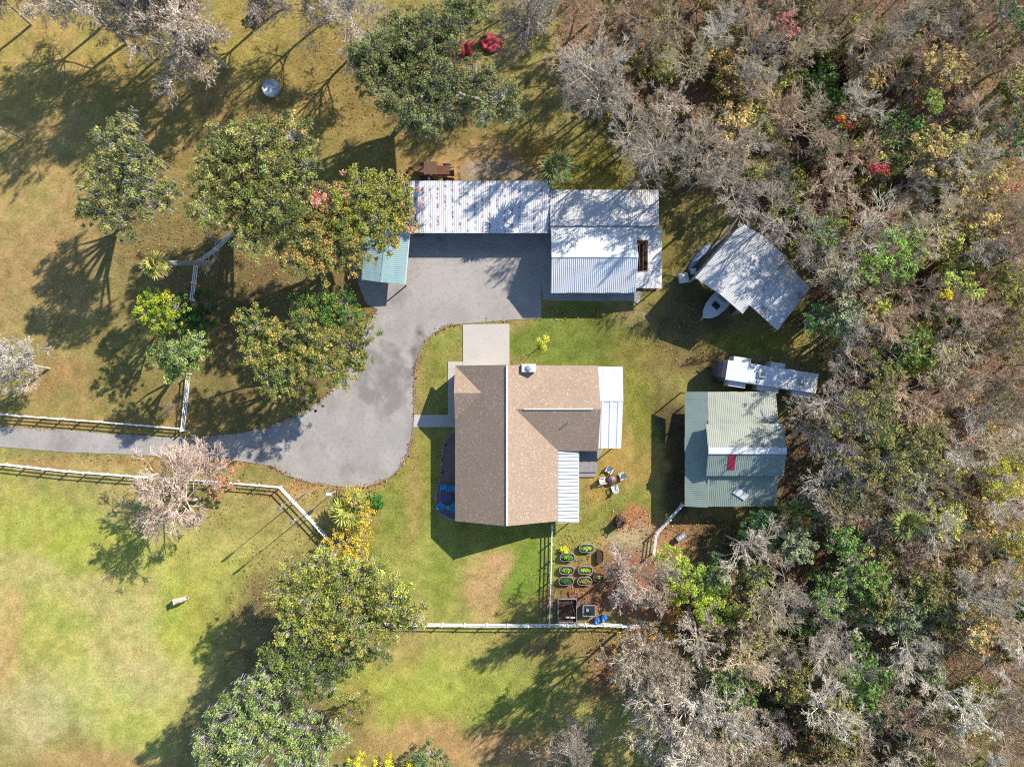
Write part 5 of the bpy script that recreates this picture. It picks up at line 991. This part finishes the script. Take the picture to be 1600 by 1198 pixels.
for it in range(4000):
    px, py = rb.uniform(900, 1560), rb.uniform(0, 1200)
    if not poly_in(np.array([px]), np.array([py]), WOOD)[0] or any(poly_in(np.array([px]), np.array([py]), q)[0] for q in HOLES): continue
    gdens = .4 + .75 * (py > 780) * (px < 1500) + .5 * (350 < py < 560) + .35 * (px > 1380) * (py < 330)
    if rb.random() > gdens: continue
    x, y = (px - 800) / S, (599 - py) / S
    if any((x - a) ** 2 + (y - b) ** 2 < 2.0 ** 2 for a, b in bb_): continue
    bb_.append((x, y))
    w = (.36, .2, .1, .26, .02, .06) if py < 330 else ((.26, .14, .26, .08, .1, .16) if py > 780 else ((.2, .3, .22, .14, .08, .06) if py < 560 and px < 1480 else (.34, .14, .12, .22, .1, .08)))
    k = int(rb.choice(6, p=np.array(w) / sum(w))); nm, cc_ = BT[k]; t = thing('bush', 'x', 'bush', (x, y, 0), rb.uniform(0, 6.28), 'leafy bushes under the bare wood'); sz = rb.uniform(.8, 1.7); t.scale = (sz, sz, sz * rb.uniform(.8, 1.2))
    pm_ = BP[int(rb.integers(0, 4))]; o = obj('stem', pm_[0], m_bark, t); o = obj('leaves', pm_[1], m_leaf, t); kk = rb.uniform(.8, 1.2) * 1.7; o.color = (*[float(v) * kk for v in lin(cc_)], 1)
    dd = [(math.hypot(x - m_[1], y - m_[2]), m_[0]) for m_ in MW]; d_, n_ = min(dd); bbk.setdefault((n_, nm), []).append((d_, len(bb_), t))
    if len(bb_) >= 210: break
for (n_, nm_), lst in bbk.items():
    for q_, (d_, _, t) in enumerate(sorted(lst, key=lambda e: e[:2])): t['label'] = f'{nm_} bush, {ORD[q_]}nearest to the {n_}'
# undergrowth: low twigs and leaves under the wood, one mass
rng = np.random.default_rng(8); n = 42000; px = rng.uniform(830, 1640, n); py = rng.uniform(-60, 1250, n); ok = poly_in(px, py, WOOD)
for hpoly in HOLES[:4]: ok &= ~poly_in(px, py, hpoly)
x = (px[ok] - 800) / S; y = (599 - py[ok]) / S; cl = fbm(x, y, 3.0, 3); k = cl > .42; x, y = x[k], y[k]; n = len(x)
p0 = np.stack([x, y, rng.uniform(0, .3, n)], 1); p1 = p0 + np.stack([rng.normal(0, .6, n), rng.normal(0, .6, n), rng.uniform(.2, 1.7, n)], 1)
v, f = tubes(p0, p1, np.full(n, .022), np.full(n, .009), 3); bc = np.array([.20, .155, .125]) * rng.uniform(.6, 1.9, (n, 1)); c = np.repeat(bc, 6, 0)
ug = obj('undergrowth', mesh_np('undergrowth', v, f, c), m_bark); tag(ug, 'tangle of low brown twigs under the bare trees', 'undergrowth', kind='stuff')
n = 30000; k = rng.integers(0, len(x), n); cen = np.stack([x[k] + rng.normal(0, .5, n), y[k] + rng.normal(0, .5, n), rng.uniform(.1, 1.3, n)], 1); sel = fbm(cen[:, 0], cen[:, 1], 4.0, 1) > .5; cen = cen[sel]
v, f = leaf_quads(rng, cen, rng.uniform(.15, .34, len(cen))); g_ = fbm(cen[:, 0], cen[:, 1], 6, 6)[:, None]; cc = np.where(g_ > .5, lin((112,122,62)), lin((150,112,80))) / KLIT * rng.uniform(.6, 1.3, (len(cen), 1))
us = obj('shrubbery', mesh_np('shrubbery', v, f, np.repeat(cc, 4, 0)), m_leaf); tag(us, 'low leafy scrub scattered through the wood', 'scrub', kind='stuff')
# leaf litter, one mass of fallen leaves
n = 150000; px = rng.uniform(-20, 1640, n); py = rng.uniform(-30, 1230, n); x = (px - 800) / S; y = (599 - py) / S
wd = poly_in(px, py, WOOD); spots = [(330,430,150,150,.5),(470,520,130,120,.5),(920,905,75,70,.9),(990,815,40,22,.9),(1060,835,60,30,.9),(980,950,90,90,.8),(480,960,130,120,.5),(1000,1060,90,60,.8),(1100,520,110,60,.35),(640,120,160,110,.4),(280,760,110,90,.25),(880,488,90,14,.8),(240,712,260,14,.5),(490,764,110,16,.6),(1150,850,90,70,.7)]
pr_ = wd * .85
for a, b, c_, d_, s_ in spots: pr_ = np.maximum(pr_, s_ * np.clip(1.4 - ((px - a) / c_) ** 2 - ((py - b) / d_) ** 2, 0, 1))
for poly in ([(640,270),(1050,270),(1050,480),(640,480)], [(1070,345),(1270,345),(1270,500),(1100,500)], [(1070,610),(1225,610),(1225,795),(1070,795)], DRIVE): pr_ = np.where(poly_in(px, py, poly), pr_ * .02 * 0, pr_)
k = rng.random(n) < pr_; x, y = x[k], y[k]
ep = np.array([W(*q)[:2] for q in rough + rough2]); a_ = rng.integers(0, len(ep) - 1, 1500); seg = np.linalg.norm(ep[a_ + 1] - ep[a_], axis=1) < 3; a_ = a_[seg]; t_ = rng.random((len(a_), 1)); e_ = ep[a_] * (1 - t_) + ep[a_ + 1] * t_ + rng.normal(0, .16, (len(a_), 2)); e_ = e_[fbm(e_[:, 0], e_[:, 1], 2.5, 4) > .47]
x = np.concatenate([x, e_[:, 0]]); y = np.concatenate([y, e_[:, 1]])
n = len(x); cen = np.stack([x, y, rng.uniform(.02, .1, n)], 1); v, f = leaf_quads(rng, cen, rng.uniform(.1, .26, n), 1.5, .7)
cols = np.array([lin(c) for c in ((190,126,84), (160,112,80), (206,160,110), (128,92,70), (206,180,150), (150,84,62))]) / KLIT; cc = cols[rng.integers(0, 6, n)] * rng.uniform(.65, 1.2, (n, 1))
ll = obj('leaf_litter', mesh_np('leaf_litter', v, f, np.repeat(cc, 4, 0)), m_litter); tag(ll, 'fallen brown and orange leaves over the woodland floor', 'leaf litter', kind='stuff')
# grass tufts, one mass
n = 230000; px = rng.uniform(-20, 1300, n); py = rng.uniform(-30, 1230, n); x = (px - 800) / S; y = (599 - py) / S; ok = ~poly_in(px, py, WOOD) & ~poly_in(px, py, DRIVE)
for poly in ([(640,270),(1050,270),(1050,480),(640,480)], [(720,505),(798,505),(798,575),(720,575)], [(1090,350),(1250,350),(1250,490),(1100,480)], [(1060,612),(1220,612),(1220,790),(1060,790)], [(710,570),(980,570),(980,705),(910,760),(905,815),(710,815)], [(645,646),(712,646),(712,669),(645,669)], [(698,560),(716,560),(716,816),(680,816),(680,760),(698,650)], [(860,840),(950,840),(950,980),(860,980)]): ok &= ~poly_in(px, py, poly)
ok &= rng.random(n) < np.clip(fbm(x, y, 1.6, 2) * 1.9 - .25, .12, 1)
x, y = x[ok], y[ok]; n = len(x); a = rng.uniform(0, 6.28, n); w = rng.uniform(.03, .09, n); hh = rng.uniform(.0, .035, n); dx, dy = np.cos(a) * w, np.sin(a) * w; z0 = np.full(n, .0)
v = np.stack([np.stack([x - dx, y - dy, z0], 1), np.stack([x + dx, y + dy, z0], 1), np.stack([x - dy * 1.6, y + dx * 1.6, hh], 1)], 1).reshape(-1, 3)
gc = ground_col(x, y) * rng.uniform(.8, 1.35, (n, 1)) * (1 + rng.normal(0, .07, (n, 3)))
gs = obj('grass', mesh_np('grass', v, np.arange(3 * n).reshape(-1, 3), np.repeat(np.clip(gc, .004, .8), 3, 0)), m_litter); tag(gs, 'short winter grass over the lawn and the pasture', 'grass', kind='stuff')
